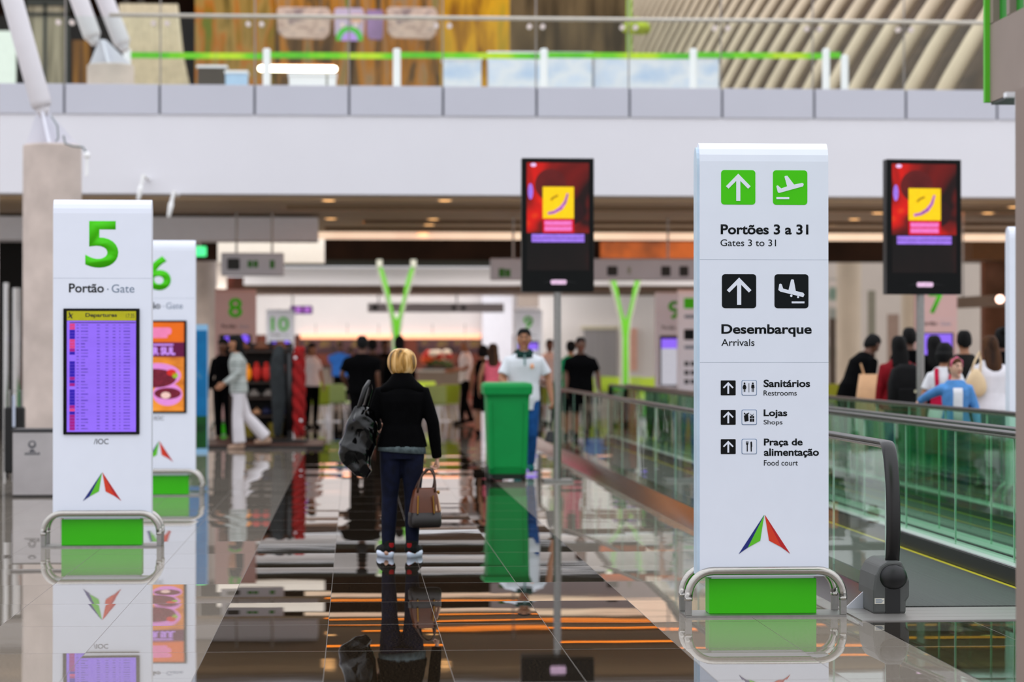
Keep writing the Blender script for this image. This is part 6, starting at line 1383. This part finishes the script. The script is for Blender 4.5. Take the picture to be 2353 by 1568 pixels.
q = MB(); q.rings([[(x_, y_ - 0.12, z_) for x_, y_ in rrect(-w_, w_, -d_, d_, 0.06, 4)] for z_, w_, d_ in ((0.0, 0.17, 0.09), (0.06, 0.21, 0.13), (0.3, 0.21, 0.13), (0.46, 0.17, 0.10), (0.52, 0.09, 0.05))]); q.build('body', cloth('black pack nylon', (12, 12, 13), 0.3), bp, smooth=True)
MB().box(-0.13, 0.13, -0.29, -0.24, 0.05, 0.24).build('pocket', cloth('black pack nylon', (12, 12, 13)), bp, bevel=0.02); MB().box(0.05, 0.10, -0.3, -0.285, 0.19, 0.22).build('badge', M('pale badge', (206, 200, 170), 0.5), bp)
for sx_ in (-0.12, 0.12): MB().tube([(sx_, -0.03, 0.06), (sx_, 0.0, 0.3), (sx_, 0.04, 0.5), (sx_ * 0.9, 0.16, 0.54)], 0.016, 8).build('strap', BLK, bp)
person('tallest person in black at the right, behind the backpack', 2090, 30.0, PI, 1.82, skin=SKIN3, shoe=BLK)
person('person with black hair just right of the display pole', 2147, 29.6, PI, 1.71, skin=SKIN3, hair=('long', BLACKH), female=True, shoe=BLK)
root, T, hd, k = person('person in red overalls and white shirt with black bob', 2170, 25.4, PI - 0.3, 1.60, top=cloth('white tee cotton', (222, 222, 226), 0.04), sleeve='short', bottom=cloth('crimson overalls', (186, 16, 60), 0.1), skin=SKIN2, hair=('bob', BLACKH), female=True, kind='dress', shoe=BLK)
for sx_ in (-0.07, 0.07): MB().tube([T((sx_, 0.13, 1.18)), T((sx_ * 1.1, 0.142, 1.30)), T((sx_ * 1.2, 0.10, 1.41)), T((sx_, -0.06, 1.42)), T((sx_, -0.135, 1.28)), T((sx_, -0.125, 1.18))], 0.022, 8, flat=1.0).build('overall_strap', cloth('crimson overalls', (186, 16, 60)), root)
person('person with short black hair and dark shirt in the middle of the queue', 2216, 27.6, PI, 1.76, top=cloth('charcoal shirt', (26, 24, 22)), skin=SKIN2, shoe=BLK)
root, T, hd, k = person('child in a denim jacket with pink hairband leaning on the rail', 2196, 24.2, 0.0, 1.45, top=cloth('light blue denim', (84, 140, 200), 0.25, 10), bottom=cloth('blue jeans', (40, 70, 120)), skin=SKIN, hair=('short', BROWNH), female=True, face=True, vox=0.009, headturn=0.35, shoe=BLK, lean=-2,
    arms={'R': ((-0.27, 0.20, 1.27), (-0.33, 0.40, 1.205)), 'L': ((0.24, 0.02, 1.13), (0.25, -0.06, 0.92))})
q = MB(); q.tube([hd((-0.08, -0.02, 1.60)), hd((-0.07, -0.03, 1.67)), hd((0, -0.035, 1.712)), hd((0.07, -0.03, 1.67)), hd((0.08, -0.02, 1.60))], 0.013 * k, 8); q.build('hairband', M('pink hairband', (216, 96, 130), 0.6), root, smooth=True)
MB().tube([T((0, -0.120, 0.93)), T((0, -0.116, 1.08)), T((0, -0.122, 1.2)), T((0, -0.132, 1.28)), T((0, -0.118, 1.345))], 0.013 * k, 16, flat=4.4).build('tee', cloth('white tee cotton', (222, 222, 226)), root, smooth=True)
person('person in a white blouse and jeans beside the right white sign', 2276, 26.0, PI + 0.2, 1.68, top=cloth('white blouse', (230, 228, 234), 0.05), bottom=cloth('dark blue jeans', (24, 42, 66), 0.2), skin=SKIN2, hair=('long', BROWNH), female=True, wide=1.1, hem=0.88, shoe=BLK, arms={'L': ((0.26, -0.04, 1.13), (0.22, -0.2, 1.0))})
c = P(2242, 893, 25.85); t = thing('shoulder_bag', 'beige slouchy bag beside the white blouse', 'bag', (c.x, 25.85, c.z))
MB().ell((0, 0, 0.06), 0.115, 0.06, 0.16, fn=lambda p: Vector((p.x * (1 - 2.4 * p.z), p.y, p.z))).build('body', M('beige bag cloth', (222, 196, 156), 0.7, var=0.08), t, smooth=True)
MB().tube([(-0.05, 0.0, 0.18), (0.0, 0.03, 0.30), (0.07, 0.10, 0.40), (0.07, 0.05, 0.30), (0.05, 0.0, 0.18)], 0.012, 8).build('strap', M('beige bag cloth', (222, 196, 156), 0.7), t, smooth=True)
person('person with tied dark hair behind the white blouse', 2303, 28.8, PI, 1.80, skin=SKIN3, hair=('bun', BLACKH), female=True, shoe=BLK)
person('person in dark clothes standing at the upper floor desks', 1362, 48.0, 0.2, 1.62, z=zt - 0.02, skin=SKIN2, top=cloth('dark green top', (30, 70, 44)), shoe=BLK)
